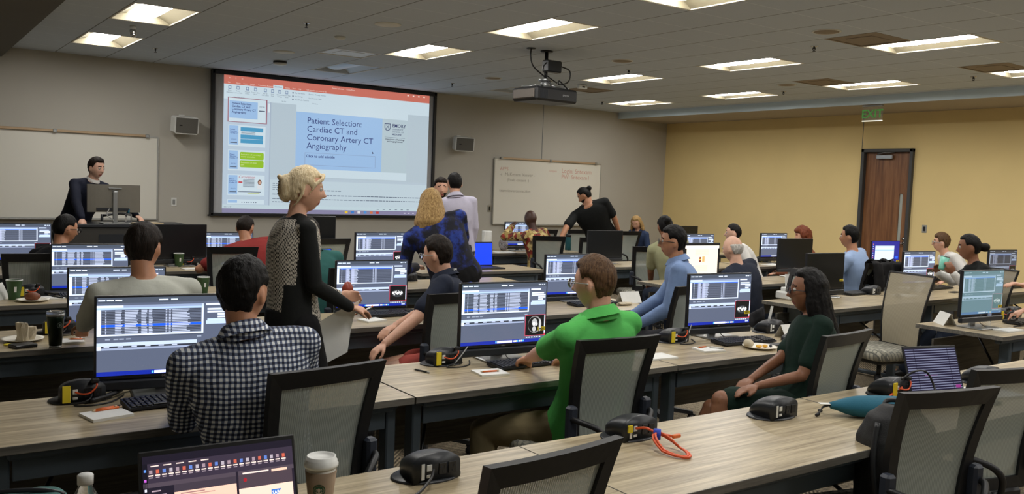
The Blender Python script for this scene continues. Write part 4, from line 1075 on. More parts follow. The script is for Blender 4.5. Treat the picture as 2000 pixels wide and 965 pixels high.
# keyboards
def kb_proto():
    t = thing('keyboard', '', 'keyboard')
    m = MB(); m.prism([(-.068, .006), (-.066, .016), (.066, .026), (.068, .006)], -.22, .22, axis='x'); 
    m.build('case', M['black'], t)
    m = MB()
    for r in range(6):
        y = -.052 + r * .0195; z = .0185 + (y + .066) * .076
        for c in range(21):
            x = -.205 + c * .0205
            if c in (15, ): continue
            if r == 0 and 4 <= c <= 9:
                if c == 4: m.box((x + .0205 * 2.5, y, z), (.118, .016, .007), ch=.002)
                continue
            m.box((x, y, z), (.0165, .016, .007), ch=.002)
    o = m.build('keycaps', plain('keycap_plastic', hx(30, 31, 34), .35), t); o['kind'] = 'stuff'
    return t
KB = kb_proto(); _k = [0]
def kb(x, y, rz, lab, z=DZ):
    g = 'black keyboards'
    if not _k[0]: _k[0] = 1; KB.location = (x, y, z); KB.rotation_euler = (0, 0, RAD(rz)); KB['label'] = lab; KB['group'] = g; return KB
    return dup(KB, lab, (x, y, z), RAD(rz), g)
kb(.98, 3.62, 4, 'keyboard below the nearest left monitor, left of the gingham sleeve')
kb(2.72, 3.62, 2, 'keyboard at the hand of the person in the green polo')
kb(4.38, 3.60, -4, 'keyboard behind the plate of food near the green dress')
kb(2.86, 5.38, 0, 'keyboard in front of the monitor of the navy polo')
kb(4.62, 5.32, 0, 'keyboard behind the green polo collar')
kb(7.75, 5.02, 4, 'keyboard behind the long black hair beside the hub')
kb(9.2, 5.02, 0, 'keyboard in front of the woman with the bun')
kb(7.35, 3.28, 0, 'keyboard behind the water bottle at right')
kb(9.15, 6.2, 0, 'keyboard at the empty place behind the card printer')
kb(10.6, 6.15, 0, 'keyboard below the blue desktop monitor')
kb(1.25, 6.98, 0, 'keyboard beside the notepad with the bread roll')
kb(10.4, 4.78, 0, 'keyboard below the farthest right monitor', DZ)
# notepads and pens
def notepad(x, y, rz, lab, w=.15, h=.13):
    m = MB(); m.box((0, 0, .005), (w, h, .01)); o = m.build('notepad', M['paper']); o.location = (x, y, DZ); o.rotation_euler = (0, 0, RAD(rz)); return tag(o, lab, 'notepad')
def stick(name, p0, p1, lab, cat, mat, tip):
    a, b = Vector(p0), Vector(p1); dr = (b - a)
    t = thing(name, lab, cat, tuple(a)); L_ = dr.length; T_ = dr.to_track_quat('X', 'Z').to_matrix().to_4x4()
    m = MB(); m.cyl((.012, 0, 0), (L_ - .012, 0, 0), .0042, seg=8, T=T_); m.build('barrel', M[mat], t)
    m = MB(); m.cyl((0, 0, 0), (.012, 0, 0), .0008, .0042, seg=8, T=T_); m.build('tip', M[tip], t)
    m = MB(); m.cyl((L_ - .012, 0, 0), (L_, 0, 0), .0042, seg=8, T=T_); m.build('end_cap', M[tip], t)
notepad(.68, 3.53, 12, 'white notepad with two pencils on the near left table')
stick('pencil', (.635, 3.565, DZ + .0145), (.745, 3.59, DZ + .0145), 'orange pencil on the near left notepad, nearer the camera', 'pencil', 'orange', 'brass')
stick('pencil', (.64, 3.58, DZ + .0145), (.73, 3.605, DZ + .0145), 'orange pencil on the near left notepad, the one further back', 'pencil', 'orange', 'brass')
notepad(2.42, 3.53, -8, 'white notepad with one pencil left of the green polo elbow')
stick('pencil', (2.36, 3.53, DZ + .0145), (2.46, 3.515, DZ + .0145), 'orange pencil on the notepad left of the green polo elbow', 'pencil', 'orange', 'brass')
stick('pen', (2.12, 3.76, DZ + .005), (2.15, 3.66, DZ + .005), 'black and silver pen lying on the table left of the green polo notepad', 'pen', 'black', 'silver')
notepad(3.96, 3.51, -12, 'white notepad left of the plate of food')
stick('pencil', (3.90, 3.545, DZ + .0145), (3.99, 3.555, DZ + .0145), 'orange pencil on the notepad left of the plate of food', 'pencil', 'orange', 'brass')
stick('pen', (3.99, 3.54, DZ + .0145), (4.03, 3.46, DZ + .0145), 'white pen on the notepad left of the plate of food', 'pen', 'white', 'silver')
notepad(3.50, 3.48, -4, 'white sheet on the table right of the green polo', .2, .14)
notepad(.80, 5.15, -6, 'white notepad beside the dark green tumbler')
stick('pencil', (.80, 5.17, DZ + .0145), (.88, 5.14, DZ + .0145), 'orange pencil on the notepad beside the dark green tumbler', 'pencil', 'orange', 'brass')
notepad(.98, 6.94, -6, 'white notepad right of the plate with the bread roll')
stick('pen', (.97, 6.98, DZ + .0145), (1.03, 6.86, DZ + .0145), 'black pen on the notepad right of the bread roll', 'pen', 'black', 'black')
notepad(2.62, 5.22, 10, 'white notepad at the knee side of the navy polo keyboard')
notepad(2.44, 8.70, 4, 'white sheet in front of the elbow of the red shirt', .2, .14)
notepad(8.12, 4.74, 0, 'white sheets beside the bowl on the table across the aisle', .24, .18)
notepad(6.76, 3.12, -4, 'white sheet in front of the water bottle at right', .22, .12)
notepad(9.75, 7.60, 8, 'white sheet on the table by the lidded green cup', .3, .2)
notepad(4.42, 2.10, -14, 'white sheet right of the striped laptop', .2, .22)
notepad(1.36, 1.99, 10, 'white sheet peeking out left of the nearest centre chair', .12, .1)
notepad(2.02, 6.74, 14, 'white napkin beside the green paper cup behind the near dark head', .18, .14)
notepad(7.0, 9.98, -8, 'white papers left of the person in the patterned shirt', .3, .22)
notepad(7.72, 8.0, 6, 'white papers right of the switched off monitor in the middle', .3, .16)
notepad(8.95, 6.0, 4, 'white sheet on the table behind the card printer', .24, .14)
# name tents
def tent(x, y, rz, lab, w=.21, h=.09):
    m = MB(); e = .0012
    m.prism([(-.05, 0), (0, h), (.05, 0), (.05 - e * 1.3, 0), (0, h - e * 2), (-.05 + e * 1.3, 0)], -w / 2, w / 2, axis='x')
    o = m.build('name_tent', M['paper']); o.location = (x, y, DZ); o.rotation_euler = (0, 0, RAD(rz)); tag(o, lab, 'name tent', 'folded white name tents')
tent(4.90, 3.63, -3, 'folded white name tent beside the dark green dress', .24, .085)
tent(6.60, 3.52, 50, 'folded white name tent left of the large dim monitor', .2)
tent(5.02, 5.34, -4, 'folded white name tent between the green polo head and the blue shirt', .2)
tent(8.62, 4.86, 50, 'folded white name tent behind the tan chair back', .2)
tent(8.62, 6.10, 50, 'folded white name tent by the white haired man')
tent(11.0, 6.2, 50, 'folded white name tent in front of the wooden door')
tent(.62, 6.98, 60, 'folded white name tent at the left edge by the green cup', .24, .11)
# mice
def mouse(x, y, rz, lab):
    t = thing('computer_mouse', lab, 'mouse', (x, y, DZ), RAD(rz), 'black computer mice')
    m = MB(); rings = []
    for k in range(9):
        u = -1 + 2 * k / 8; w = .031 * sqrt(max(.03, 1 - u * u * .92)); h = .036 * (1 - .55 * u * u) * (1 - .12 * u)
        rings.append([(w * cos(pi * j / 8), u * .055, .002 + max(.004, h) * sin(pi * j / 8) ** .8) for j in range(9)])
    m.loft(rings); m.build('shell', M['black'], t)
    m = MB(); m.cyl((-.004, .03, .03), (.004, .03, .03), .008, seg=12); m.build('scroll_wheel', M['bracket'], t)
mouse(4.74, 3.56, -60, 'black mouse in front of the name tent by the green dress')
mouse(7.95, 4.72, -60, 'black mouse beside the bowl across the aisle')
# plates and food
def plate(x, y, lab):
    t = thing('paper_plate', lab, 'plate', (x, y, DZ), 0, 'paper plates')
    m = MB(); m.lathe([(.001, .002), (.07, .002), (.085, .010), (.103, .014), (.104, .016), (.086, .013), (.07, .006), (.001, .005)], 36, cap=False); m.build('dish', M['plate'], t)
plate(4.32, 3.43, 'white paper plate with scraps of food beside the green dress')
plate(.60, 5.28, 'white paper plate with a crumpled wrapper at the left edge')
plate(.84, 6.84, 'white paper plate carrying a bread roll')
def blob(name, c, r, mat, lab, cat, amp=.2, fr=25, seg=24):
    m = MB(); m.sphere((0, 0, 0), r, seg=seg, rings=14)
    v = []
    for q in m.v:
        n = noise.noise(Vector(q) * fr + Vector(c)); f = 1 + amp * n; v.append((q[0] * f, q[1] * f, q[2] * f))
    m.v = v; o = m.build(name, M[mat]); o.location = c; return tag(o, lab, cat)
M['wrap'] = plain('crumpled_wrapper', hx(196, 184, 160), .8, var=.15)
M['mango'] = plain('yellow_fruit', hx(226, 170, 50), .4)
blob('bread_roll', (.84, 6.84, DZ + .033), (.05, .045, .03), 'bread', 'glossy brown bread roll on the plate by the green cup', 'bread', .12, 18)
blob('wrap_sandwich', (4.24, 3.45, DZ + .032), (.034, .026, .026), 'wrap', 'half eaten wrap on the plate beside the green dress', 'food', .3)
blob('fruit_piece', (4.30, 3.42, DZ + .016), (.022, .015, .010), 'mango', 'yellow fruit piece on the plate, nearest the wrap', 'food', .3)
blob('fruit_piece', (4.345, 3.41, DZ + .016), (.018, .015, .010), 'mango', 'yellow fruit piece on the plate, further right', 'food', .3)
blob('grape', (4.385, 3.40, DZ + .015), (.009, .009, .009), 'bracket', 'dark grape at the right of the food plate', 'food', .05)
M['wrap2'] = M['wrap']
m = MB(); random.seed(3)
for k in range(4):
    a = k * 1.5; c = Vector((.02 * cos(a), .02 * sin(a), .035)); 
    pts = [[(c.x + (.03 * cos(b) + random.uniform(-.008, .008)), c.y + .012 * sin(b) + random.uniform(-.005, .005), z) for b in [2 * pi * j / 10 for j in range(10)]] for z in (.006, .03, .055 + .02 * (k % 2), .075 + .025 * (k % 2))]
    m.loft(pts, smooth=False, T=Matrix.Rotation(a * 1.3, 4, 'Z'))
o = m.build('crumpled_napkin', M['wrap']); o.location = (.61, 5.27, DZ); tag(o, 'crumpled beige napkin standing on the plate at the left edge', 'napkin')
blob('sweet_wrapper', (.52, 5.16, DZ + .006), (.02, .015, .006), 'yellow', 'small yellow wrapper beside the black wallet', 'wrapper', .4)
def slab(name, c, d, rz, mat, lab, cat, ch=.004):
    m = MB(); m.box((0, 0, d[2] / 2), d, ch=ch); o = m.build(name, M[mat]); o.location = c; o.rotation_euler = (0, 0, RAD(rz)); return tag(o, lab, cat)
slab('wallet', (.58, 5.09, DZ), (.11, .085, .018), 20, 'black', 'black wallet in front of the plate at the left edge', 'wallet')
slab('mobile_phone', (4.53, 3.46, DZ), (.14, .07, .008), -10, 'black', 'black phone behind the plate by the green dress', 'phone')
slab('wallet', (4.70, 3.44, DZ), (.16, .10, .022), -14, 'dark', 'dark wallet under the mouse by the green dress', 'wallet')
slab('mobile_phone', (9.05, 4.75, DZ), (.15, .075, .008), 5, 'black', 'black phone in front of the woman with the bun', 'phone')
stick('pen', (6.9, 3.16, DZ + .015), (7.05, 3.14, DZ + .015), 'black pen on the sheet by the water bottle', 'pen', 'black', 'black')
slab('stirrer_packet', (8.02, 4.62, DZ), (.16, .05, .01), -8, 'wrap', 'beige snack packet beside the mouse across the aisle', 'packet')
blob('bead_string', (4.86, 5.22, DZ + .012), (.08, .035, .012), 'wrap', 'pale crumpled snack beside the name tent behind the green polo', 'snack', .5, 60)
# cups
def paper_cup(x, y, lab, mat='green', lid=False, s=1.0, z=DZ, logo=False):
    t = thing('paper_cup', lab, 'cup', (x, y, z), 0, 'paper cups')
    m = MB(); m.lathe([(.028 * s, 0), (.028 * s, .003), (.041 * s, .105 * s), (.043 * s, .108 * s), (.041 * s, .110 * s), (.039 * s, .106 * s), (.027 * s, .006)], 32); m.build('cup_wall', M[mat], t)
    m = MB(); m.lathe([(.0405 * s, .107 * s), (.0435 * s, .109 * s), (.0405 * s, .112 * s), (.039 * s, .109 * s)], 32, cap=False); m.build('rim', M['white'], t)
    if lid:
        m = MB(); m.lathe([(.0435 * s, .104 * s), (.045 * s, .110 * s), (.0435 * s, .116 * s), (.040 * s, .118 * s), (.036 * s, .132 * s), (.033 * s, .134 * s), (.031 * s, .129 * s), (.001, .129 * s)], 32); m.build('lid', M['white'], t)
    if not logo:
        m = MB(); m.lathe([(.0371 * s, .07 * s), (.0366 * s, .065 * s)], 32, cap=False)
        m = MB(); v = []
        for k in range(5):
            a = -1.7 + k * .09
            for zz, rr in ((.045 * s, .0344 * s), (.075 * s, .0382 * s)): v.append((rr * cos(a), rr * sin(a), zz))
        m.add(v, [(2 * k, 2 * k + 2, 2 * k + 3, 2 * k + 1) for k in range(4)]); m.build('printed_label', M['paper'], t)
    return t
paper_cup(.74, 6.96, 'green paper cup with a white label at the left edge', s=1.25)
paper_cup(2.02, 6.92, 'green paper cup beside the napkin behind the near dark haired head', s=1.15)
paper_cup(2.38, 8.98, 'green paper cup in front of the switched off wide monitor', s=1.2)
paper_cup(9.98, 7.62, 'green paper cup with a white lid by the ochre wall', lid=True, s=1.2)
paper_cup(2.30, 9.14, 'small white cup behind the green cup at the wide black monitor', mat='white', s=.8)
slab('webcam', (2.10, 9.1, DZ), (.10, .06, .14), 0, 'black', 'small dark device standing behind the white cup', 'device')
# coffee cup with the round green emblem
c = thing('coffee_cup', 'large paper coffee cup with white lid and round green emblem beside the laptop', 'cup', (.99, 2.26, DZ))
M['cup_w'] = plain('cup_paper', hx(214, 208, 196), .6); M['sleeve'] = plain('kraft_sleeve', hx(150, 128, 104), .8)
m = MB(); m.lathe([(.029, 0), (.029, .003), (.0425, .128), (.0405, .128), (.027, .005)], 40); m.build('cup_wall', M['cup_w'], c)
m = MB(); m.lathe([(.0355, .05), (.0425, .107), (.0432, .107), (.0362, .05)], 40, cap=False); m.lathe([(.0325, .022), (.0425, .112), (.0433, .112), (.0333, .022)], 40, cap=False); m.build('kraft_sleeve', M['sleeve'], c)
m = MB(); m.lathe([(.0445, .121), (.0475, .125), (.0475, .131), (.045, .134), (.0445, .140), (.0415, .142), (.040, .152), (.037, .153), (.035, .149), (.001, .149)], 40); m.build('lid', M['white'], c)
dd = Disp(); dd.ell(0, 0, .0175, .0175, hx(30, 86, 58), 1, 30); dd.ell(0, 0, .0145, .0145, hx(150, 128, 104), 2, 30); dd.ell(0, 0, .013, .013, hx(30, 86, 58), 3, 30)
dd.ell(0, .001, .004, .006, hx(190, 180, 160), 4); dd.ell(0, -.008, .008, .003, hx(190, 180, 160), 4)
for sx in (-1, 1):
    for k in range(3): dd.poly([(sx * .005, .004 - k * .004), (sx * .010, .006 - k * .005), (sx * .006, .001 - k * .004)][::sx], hx(190, 180, 160), 4)
v2 = []
for (x_, y_, z_) in dd.v:
    rr = .0328 + (z_ + .065 - .022) * .1111 + .0012 - y_ * 1.0; a = -pi / 2 - .52 + x_ / rr
    v2.append((rr * cos(a), rr * sin(a), z_ + .065))
dd.v = v2; dd.build('emblem', M['print'], c)
# steel tumbler with emblem
c = thing('steel_tumbler', 'dark green steel tumbler with clear lid at the left edge', 'tumbler', (.72, 5.02, DZ))
m = MB(); m.lathe([(.030, .012), (.041, .15), (.043, .172), (.041, .172), (.04, .15), (.029, .014)], 40); m.build('tumbler_wall', M['dgreen'], c)
m = MB(); m.lathe([(.029, 0), (.030, .013), (.029, .013)], 40); m.lathe([(.0432, .164), (.0438, .178), (.042, .178)], 40); m.build('steel_band', M['silver'], c)
m = MB(); m.lathe([(.0435, .176), (.0445, .180), (.043, .188), (.036, .190), (.034, .184), (.001, .184)], 36); m.build('lid', M['clearp'], c)
dd = Disp(); dd.ell(0, 0, .014, .014, hx(120, 130, 122), 1, 24); dd.ell(0, 0, .012, .012, hx(20, 40, 26), 2, 24); dd.ell(0, 0, .004, .007, hx(120, 130, 122), 3)
v2 = []
for (x_, y_, z_) in dd.v:
    rr = .0395 - y_ + .0008; a = -pi / 2 + .35 + x_ / rr; v2.append((rr * cos(a), rr * sin(a), z_ + .12))
dd.v = v2; dd.build('emblem', M['print'], c)
# water bottles
def bottle(x, y, z, lab, h=.2, r=.032):
    t = thing('water_bottle', lab, 'bottle', (x, y, z), 0, 'clear water bottles')
    m = MB(); pr_ = [(r * .9, 0), (r, .008)]
    for k in range(8): pr_ += [(r, .012 + k * h * .08), (r * .95, .012 + (k + .5) * h * .08)]
    pr_ += [(r, h * .70), (r * .8, h * .80), (r * .42, h * .90), (r * .40, h * .95)]
    m.lathe(pr_, 28); m.build('bottle_wall', M['clearp'], t)
    m = MB(); m.lathe([(r * .46, h * .93), (r * .47, h * 1.01), (r * .40, h * 1.02), (.001, h * 1.02)], 24); m.build('cap', M['white'], t)
    m = MB(); m.lathe([(r * 1.01, h * .30), (r * 1.01, h * .58)], 28, cap=False); m.build('label_band', plain('bottle_label', hx(150, 165, 200), .5), t)
    return t
bottle(6.78, 3.30, DZ, 'small clear water bottle in front of the large dim monitor', .19, .031)
bottle(.36, 2.09, DZ, 'clear water bottle with a white cap cut by the bottom edge', .245, .036)
t = thing('sport_bottle', 'white sport bottle with a rust red cap beside the held papers', 'bottle', (2.50, 5.35, DZ))
m = MB(); m.lathe([(.036, 0), (.038, .01), (.038, .16), (.034, .18)], 28); m.build('bottle_wall', M['white'], t)
m = MB(); m.lathe([(.037, .178), (.037, .21), (.030, .225), (.018, .245), (.001, .25)], 28); m.build('cap', plain('rust_plastic', hx(150, 62, 44), .5), t)
m = MB(); m.lathe([(.0385, .165), (.0385, .18)], 28, cap=False); m.build('band', plain('red_band', hx(180, 40, 40), .5), t)
t = thing('sport_bottle', 'teal sport bottle below the handwriting whiteboard', 'bottle', (8.35, 10.25, .74))
m = MB(); m.lathe([(.045, 0), (.046, .01), (.046, .17), (.04, .19), (.04, .20)], 28); m.build('bottle_wall', plain('teal_steel', hx(30, 84, 92), .4, .3), t)
m = MB(); m.lathe([(.042, .198), (.042, .235), (.03, .24), (.001, .24)], 28); m.build('cap', M['black'], t)
# bowl
t = thing('plastic_bowl', 'clear bowl of white and dark sweets across the aisle', 'bowl', (8.30, 4.86, DZ))
m = MB(); m.lathe([(.035, 0), (.045, .008), (.075, .06), (.080, .062), (.072, .058), (.042, .012)], 28); m.build('bowl_wall', M['clearp'], t)
m = MB(); random.seed(5)
for k in range(60):
    a = random.uniform(0, 2 * pi); r_ = random.uniform(0, .055); m.sphere((r_ * cos(a), r_ * sin(a), .045 + random.uniform(0, .02)), .010, mi=k % 3 == 0, seg=6, rings=4)
o = m.build('sweets', [M['white'], M['black']], t); o['kind'] = 'stuff'
# card printer
t = thing('card_printer', 'small white card printer with a sheet standing in it across the aisle', 'printer', (6.72, 5.0, DZ), RAD(-5))
m = MB(); m.box((0, 0, .035), (.28, .17, .07), ch=.012); m.box((0, .03, .085), (.16, .1, .035), ch=.008); m.build('case', M['white'], t)
m = MB(); m.box((.03, .04, .16), (.15, .003, .13), T=Matrix.Rotation(-.12, 4, 'X')); m.build('paper_sheet', M['paper'], t)
m = MB(); m.box((-.03, -.087, .03), (.14, .004, .02)); m.build('slot', M['cable_w'], t)
m = MB(); m.box((0, 0, .05), (.035, .003, .09)); o = m.build('card', M['paper']); o.location = (4.92, 3.84, DZ + .08); o.rotation_euler = (0.1, .15, .2); tag(o, 'small white card standing in the hub right of the green dress monitor', 'card')
# paper towel roll and floral bag
t = thing('paper_towel_roll', 'white paper towel roll at the left end of the far table', 'paper towel', (6.95, 10.35, DZ))
m = MB(); m.lathe([(.02, 0), (.07, 0), (.072, .02), (.072, .26), (.07, .28), (.02, .28)], 28, cap=False); m.build('roll', M['paper'], t)
m = MB(); m.box((-.06, -.045, .14), (.09, .004, .24), T=Matrix.Rotation(.15, 4, 'Y')); m.build('loose_sheet', M['paper'], t)
def floral():
    t = NT('floral_print'); n = t.noise(t.obj(), 26, 3, .6); t.color(t.ramp(n, [(.35, hx(30, 32, 36)), (.48, hx(160, 158, 160)), (.56, hx(90, 60, 62)), (.66, hx(205, 205, 205))])); return t.m
M['floral'] = floral()
blob('small_bag', (7.10, 10.15, DZ + .10), (.065, .06, .10), 'floral', 'small floral bag between the towel roll and the far monitor', 'bag', .15, 12)
# laptops
def laptop(x, y, rz, lab, W, D, open_deg, disp, z=DZ, dmat='disp'):
    t = thing('laptop', lab, 'laptop', (x, y, z), RAD(rz))
    m = MB(); m.box((0, 0, .008), (W, D, .014), ch=.004); b = m.build('base', M['dark'], t)
    m = MB(); m.box((0, .02, .0156), (W * .86, D * .42, .002)); m.build('keyboard_panel', M['black'], b)
    m = MB(); m.box((0, -D * .3, .0155), (W * .32, D * .26, .001)); m.build('touchpad', M['bracket'], b)
    T_ = Matrix.Translation((0, D / 2 - .006, .014)) @ Matrix.Rotation(RAD(90 - open_deg), 4, 'X')
    m = MB(); m.box((0, 0, D / 2), (W, .008, D), ch=.003, T=T_); m.build('lid', M['black'], t)
    T2 = T_ @ Matrix.Translation((0, -.0045, .012)) @ Matrix.Scale((W - .016) / .518, 4, (1, 0, 0)) @ Matrix.Scale((D - .024) / .29, 4, (0, 0, 1))
    disp.v = [tuple(T2 @ Vector(q)) for q in disp.v]; disp.build('screen', M[dmat], t)
    return t
# nearest laptop: mail window
d = Disp(); x0 = -.259
def Rr(a, b, c, e, col, lay=2): d.rect(x0 + a * .518, (1 - e) * .29, x0 + c * .518, (1 - b) * .29, col, lay)
pk, dk2, wt2 = hx(236, 190, 168), hx(34, 28, 40), hx(235, 210, 200)
Rr(0, 0, 1, 1, hx(52, 44, 58), 1); Rr(0, 0, 1, .07, hx(26, 22, 34), 2); Rr(0, .07, .03, 1, hx(20, 18, 28), 3)
for k in range(5): Rr(.05 + k * .08, .09, .10 + k * .08, .10, wt2, 3)
for k in range(22):
    Rr(.04 + k * .042, .13, .06 + k * .042, .165, (hx(150, 130, 140), hx(190, 90, 70), hx(90, 120, 190), hx(170, 160, 170))[k % 4], 3); Rr(.035 + k * .042, .175, .066 + k * .042, .187, wt2, 3); Rr(.038 + k * .042, .195, .062 + k * .042, .205, hx(150, 135, 145), 3)
Rr(0, .25, 1, .29, hx(74, 64, 74), 3); Rr(.03, .29, .19, 1, hx(30, 26, 38), 3)
for k in range(16): Rr(.05, .32 + k * .04, .05 + random.uniform(.05, .1), .332 + k * .04, hx(170, 150, 160), 4)
Rr(.19, .29, .595, .36, hx(60, 52, 62), 3); Rr(.19, .36, .595, 1, pk, 3)
for k in range(9):
    if k == 2: Rr(.19, .36 + k * .07, .595, .43 + k * .07, hx(165, 180, 200), 4)
    Rr(.23, .375 + k * .07, .23 + random.uniform(.15, .3), .385 + k * .07, hx(150, 110, 110), 5); Rr(.23, .395 + k * .07, .23 + random.uniform(.2, .33), .404 + k * .07, hx(180, 140, 130), 5)
Rr(.595, .25, .61, 1, dk2, 4); Rr(.61, .29, 1, .42, hx(70, 58, 66), 3); Rr(.64, .27, .82, .285, wt2, 4); d.ell(x0 + .655 * .518, .29 * .66, .006, .006, hx(150, 30, 40), 5); Rr(.84, .27, .95, .295, pk, 5)
Rr(.61, .42, .985, 1, hx(240, 205, 186), 4); Rr(.985, .29, 1, 1, dk2, 5)
Rr(.63, .60, .90, .66, hx(30, 78, 150), 6); d.text('Expense Report Pending Your Approval', x0 + .645 * .518, .29 * .362, .0065, wt2, 7)
d.poly([(x0 + .83 * .518, .29 * .47), (x0 + .83 * .518, .29 * .53), (x0 + .90 * .518, .29 * .53), (x0 + .868 * .518, .29 * .47)][::-1], hx(60, 110, 190), 6); d.text('SAP', x0 + .836 * .518, .29 * .48, .015, hx(235, 235, 240), 7, bold=True)
d.text('SAP Concur', x0 + .63 * .518, .29 * .44, .010, hx(180, 120, 60), 6)
for k in range(5): Rr(.64, .72 + k * .05, .70, .732 + k * .05, hx(150, 110, 105), 6); Rr(.76, .72 + k * .05, .76 + random.uniform(.06, .12), .732 + k * .05, hx(150, 110, 105), 6)
for k in range(7): Rr(.0 + .008, .12 + k * .09, .022, .145 + k * .09, (hx(90, 140, 220), hx(190, 90, 200), hx(200, 200, 210))[k % 3], 4)
laptop(.65, 1.905, -3, 'open laptop showing a mail window at the bottom left, beside the coffee cup', .37, .27, 108, d)
# striped laptop: screen reflection painted as glowing stripes
d = Disp(); d.rect(-.259, 0, .259, .29, hx(36, 30, 66), 1)
for k in range(17): d.poly([(-.255, .004 + k * .017), (.255, .010 + k * .017), (.255, .0165 + k * .017), (-.255, .0105 + k * .017)], hx(165, 170, 205), 2)
for x_ in (-.17, .17): d.rect(x_, 0, x_ + .004, .29, hx(30, 26, 50), 3)
d.rect(.19, .01, .24, .03, hx(190, 70, 170), 3); d.rect(-.1, .10, .03, .104, hx(190, 120, 190), 3)
laptop(4.08, 2.10, -16, 'open laptop with a reflection painted on its screen as blue and white stripes, near table at right', .33, .225, 110, d, dmat='dispd')
# plain blue laptop screens
d = Disp(); d.rect(-.259, 0, .259, .29, hx(22, 62, 240), 1)
laptop(5.43, 8.12, 0, 'laptop with a plain bright blue screen beside the tie-dye blouse', .40, .27, 95, d)
# teal pouch and backpack, teal bag
t = thing('teal_pouch', 'long teal fabric pouch with black drawstrings on the near table', 'pouch', (3.42, 2.11, DZ), RAD(-34))
m = MB(); rings = []
for k in range(13):
    u = k / 12; x_ = -.18 + .36 * u; r_ = .048 * (sin(pi * min(1, (u + .06) * 2.2) / 2) if u < .4 else 1) * (1 - .1 * max(0, u - .8) * 5); r_ = max(r_, .014)
    rings.append([(x_, r_ * 1.35 * cos(2 * pi * j / 20), .046 + min(.0, 0) + r_ * .93 * sin(2 * pi * j / 20) * (1 + .05 * sin(3 * 2 * pi * j / 20 + u * 6))) for j in range(20)])
m.loft(rings); m.build('pouch_fabric', M['teal'], t)
m = MB(); m.tube([(-.18, 0, .046), (-.21, .0, .04), (-.235, -.02, .012)], .0035, 6, smooth_path=4); m.cyl((-.235, -.02, .012), (-.25, -.03, .008), .007); m.build('drawstring', M['black'], t)
m = MB(); m.tube([(-.18, 0, .046), (-.205, .02, .03), (-.20, .045, .01)], .0035, 6, smooth_path=4); m.cyl((-.20, .045, .01), (-.205, .06, .008), .007); m.build('drawstring', M['black'], t)
m = MB(); m.box((-.20, .01, .05), (.05, .03, .002)); m.build('paper_tag', M['paper'], t)
def rem(mb, vox, sm=2, amp=0, fr=10, stretch=(1, 1, 1)):
    """voxel union of the parts into one continuous mesh"""
    me = mb.mesh('tmp'); ob = bpy.data.objects.new('tmp', me)
    tsc = bpy.data.scenes.new('remesh_tmp'); tsc.collection.objects.link(ob)
    md = ob.modifiers.new('r', 'REMESH'); md.mode = 'VOXEL'; md.voxel_size = vox; md.use_smooth_shade = True
    if sm: s_ = ob.modifiers.new('s', 'SMOOTH'); s_.factor = .5; s_.iterations = sm
    vl = tsc.view_layers[0]; vl.update(); dg = vl.depsgraph; ev = ob.evaluated_get(dg)
    out = bpy.data.meshes.new_from_object(ev); bpy.data.scenes.remove(tsc); bpy.data.objects.remove(ob); bpy.data.meshes.remove(me)
    if amp:
        P_ = [v.co.copy() for v in out.vertices]; N_ = [v.normal.copy() for v in out.vertices]; buf = []
        for q, nn in zip(P_, N_):
            n = noise.noise(Vector((q.x * fr * stretch[0], q.y * fr * stretch[1], q.z * fr * stretch[2]))); n2 = noise.noise(Vector((q.x * fr * 2.3, q.y * fr * 2.3 + 7, q.z * fr * 1.6)))
            buf += list(q + nn * amp * (n + .5 * n2))
        out.vertices.foreach_set('co', buf); out.update()
    return out
t = thing('backpack', 'black backpack hanging over the table edge beside the lower right chair', 'backpack', (3.13, 1.83, .06), RAD(-25)); t.scale = (.82, .8, .9)
m = MB()
def ringbag(z, w, d_, n=20): return [(w * abs(cos(2 * pi * j / n)) ** .6 * (1 if cos(2 * pi * j / n) >= 0 else -1), d_ * abs(sin(2 * pi * j / n)) ** .6 * (1 if sin(2 * pi * j / n) >= 0 else -1), z) for j in range(n)]
m.loft([ringbag(.42, .13, .09), ringbag(.44, .16, .11), ringbag(.60, .17, .12), ringbag(.78, .165, .11), ringbag(.88, .13, .08), ringbag(.92, .06, .04)])
m.loft([[(x, y - .12, z) for x, y, z in ringbag(zz, w_, .04)] for zz, w_ in ((.45, .10), (.47, .125), (.62, .13), (.68, .11))])
me = rem(m, .012, 2, .008, 9); me.materials.append(plain('black_nylon', hx(18, 18, 20), .6, bump=.3, scale=200)); bp = link('bag_body', me, t)
m = MB(); m.tube([(-.05, .03, .90), (-.03, .04, .93), (.03, .04, .93), (.05, .03, .90)], .010, 8, smooth_path=5); m.build('handle', M['black'], t)
m = MB(); m.tube([(-.13, -.06, .86), (-.17, -.10, .70), (-.14, -.12, .50)], .014, 8, smooth_path=5); m.build('shoulder_strap', M['black'], t)
m = MB(); m.tube([(.13, -.06, .86), (.17, -.10, .70), (.14, -.12, .50)], .014, 8, smooth_path=5); m.build('shoulder_strap', M['black'], t)
m = MB(); m.box((-.10, -.13, .80), (.008, .004, .035)); m.build('zip_pull', M['silver'], t)
m = MB(); m.tube([(-.13, -.16, .66), (0, -.175, .68), (.13, -.16, .66)], .003, 6, smooth_path=5); m.build('zip', M['cable_w'], t)
t = thing('teal_case', 'teal zipped case cut by the bottom edge at lower left', 'case', (.24, 2.36, .74), RAD(-15))
m = MB(); m.loft([[(x * s_, y * s_, z) for x, y, z in ringbag(z, .13, .055)] for z, s_ in ((0.0, .9), (.01, 1), (.08, 1), (.125, .96), (.14, .82))]); me = rem(m, .006, 2, .003, 14); me.materials.append(plain('sea_green_fabric', hx(74, 120, 116), .8, bump=.3, scale=300)); link('case_body', me, t)
m = MB(); m.tube([(-.12, 0, .13), (-.06, 0, .146), (.06, 0, .146), (.12, 0, .13)], .006, 8, smooth_path=5); m.build('zip', M['dark'], t)
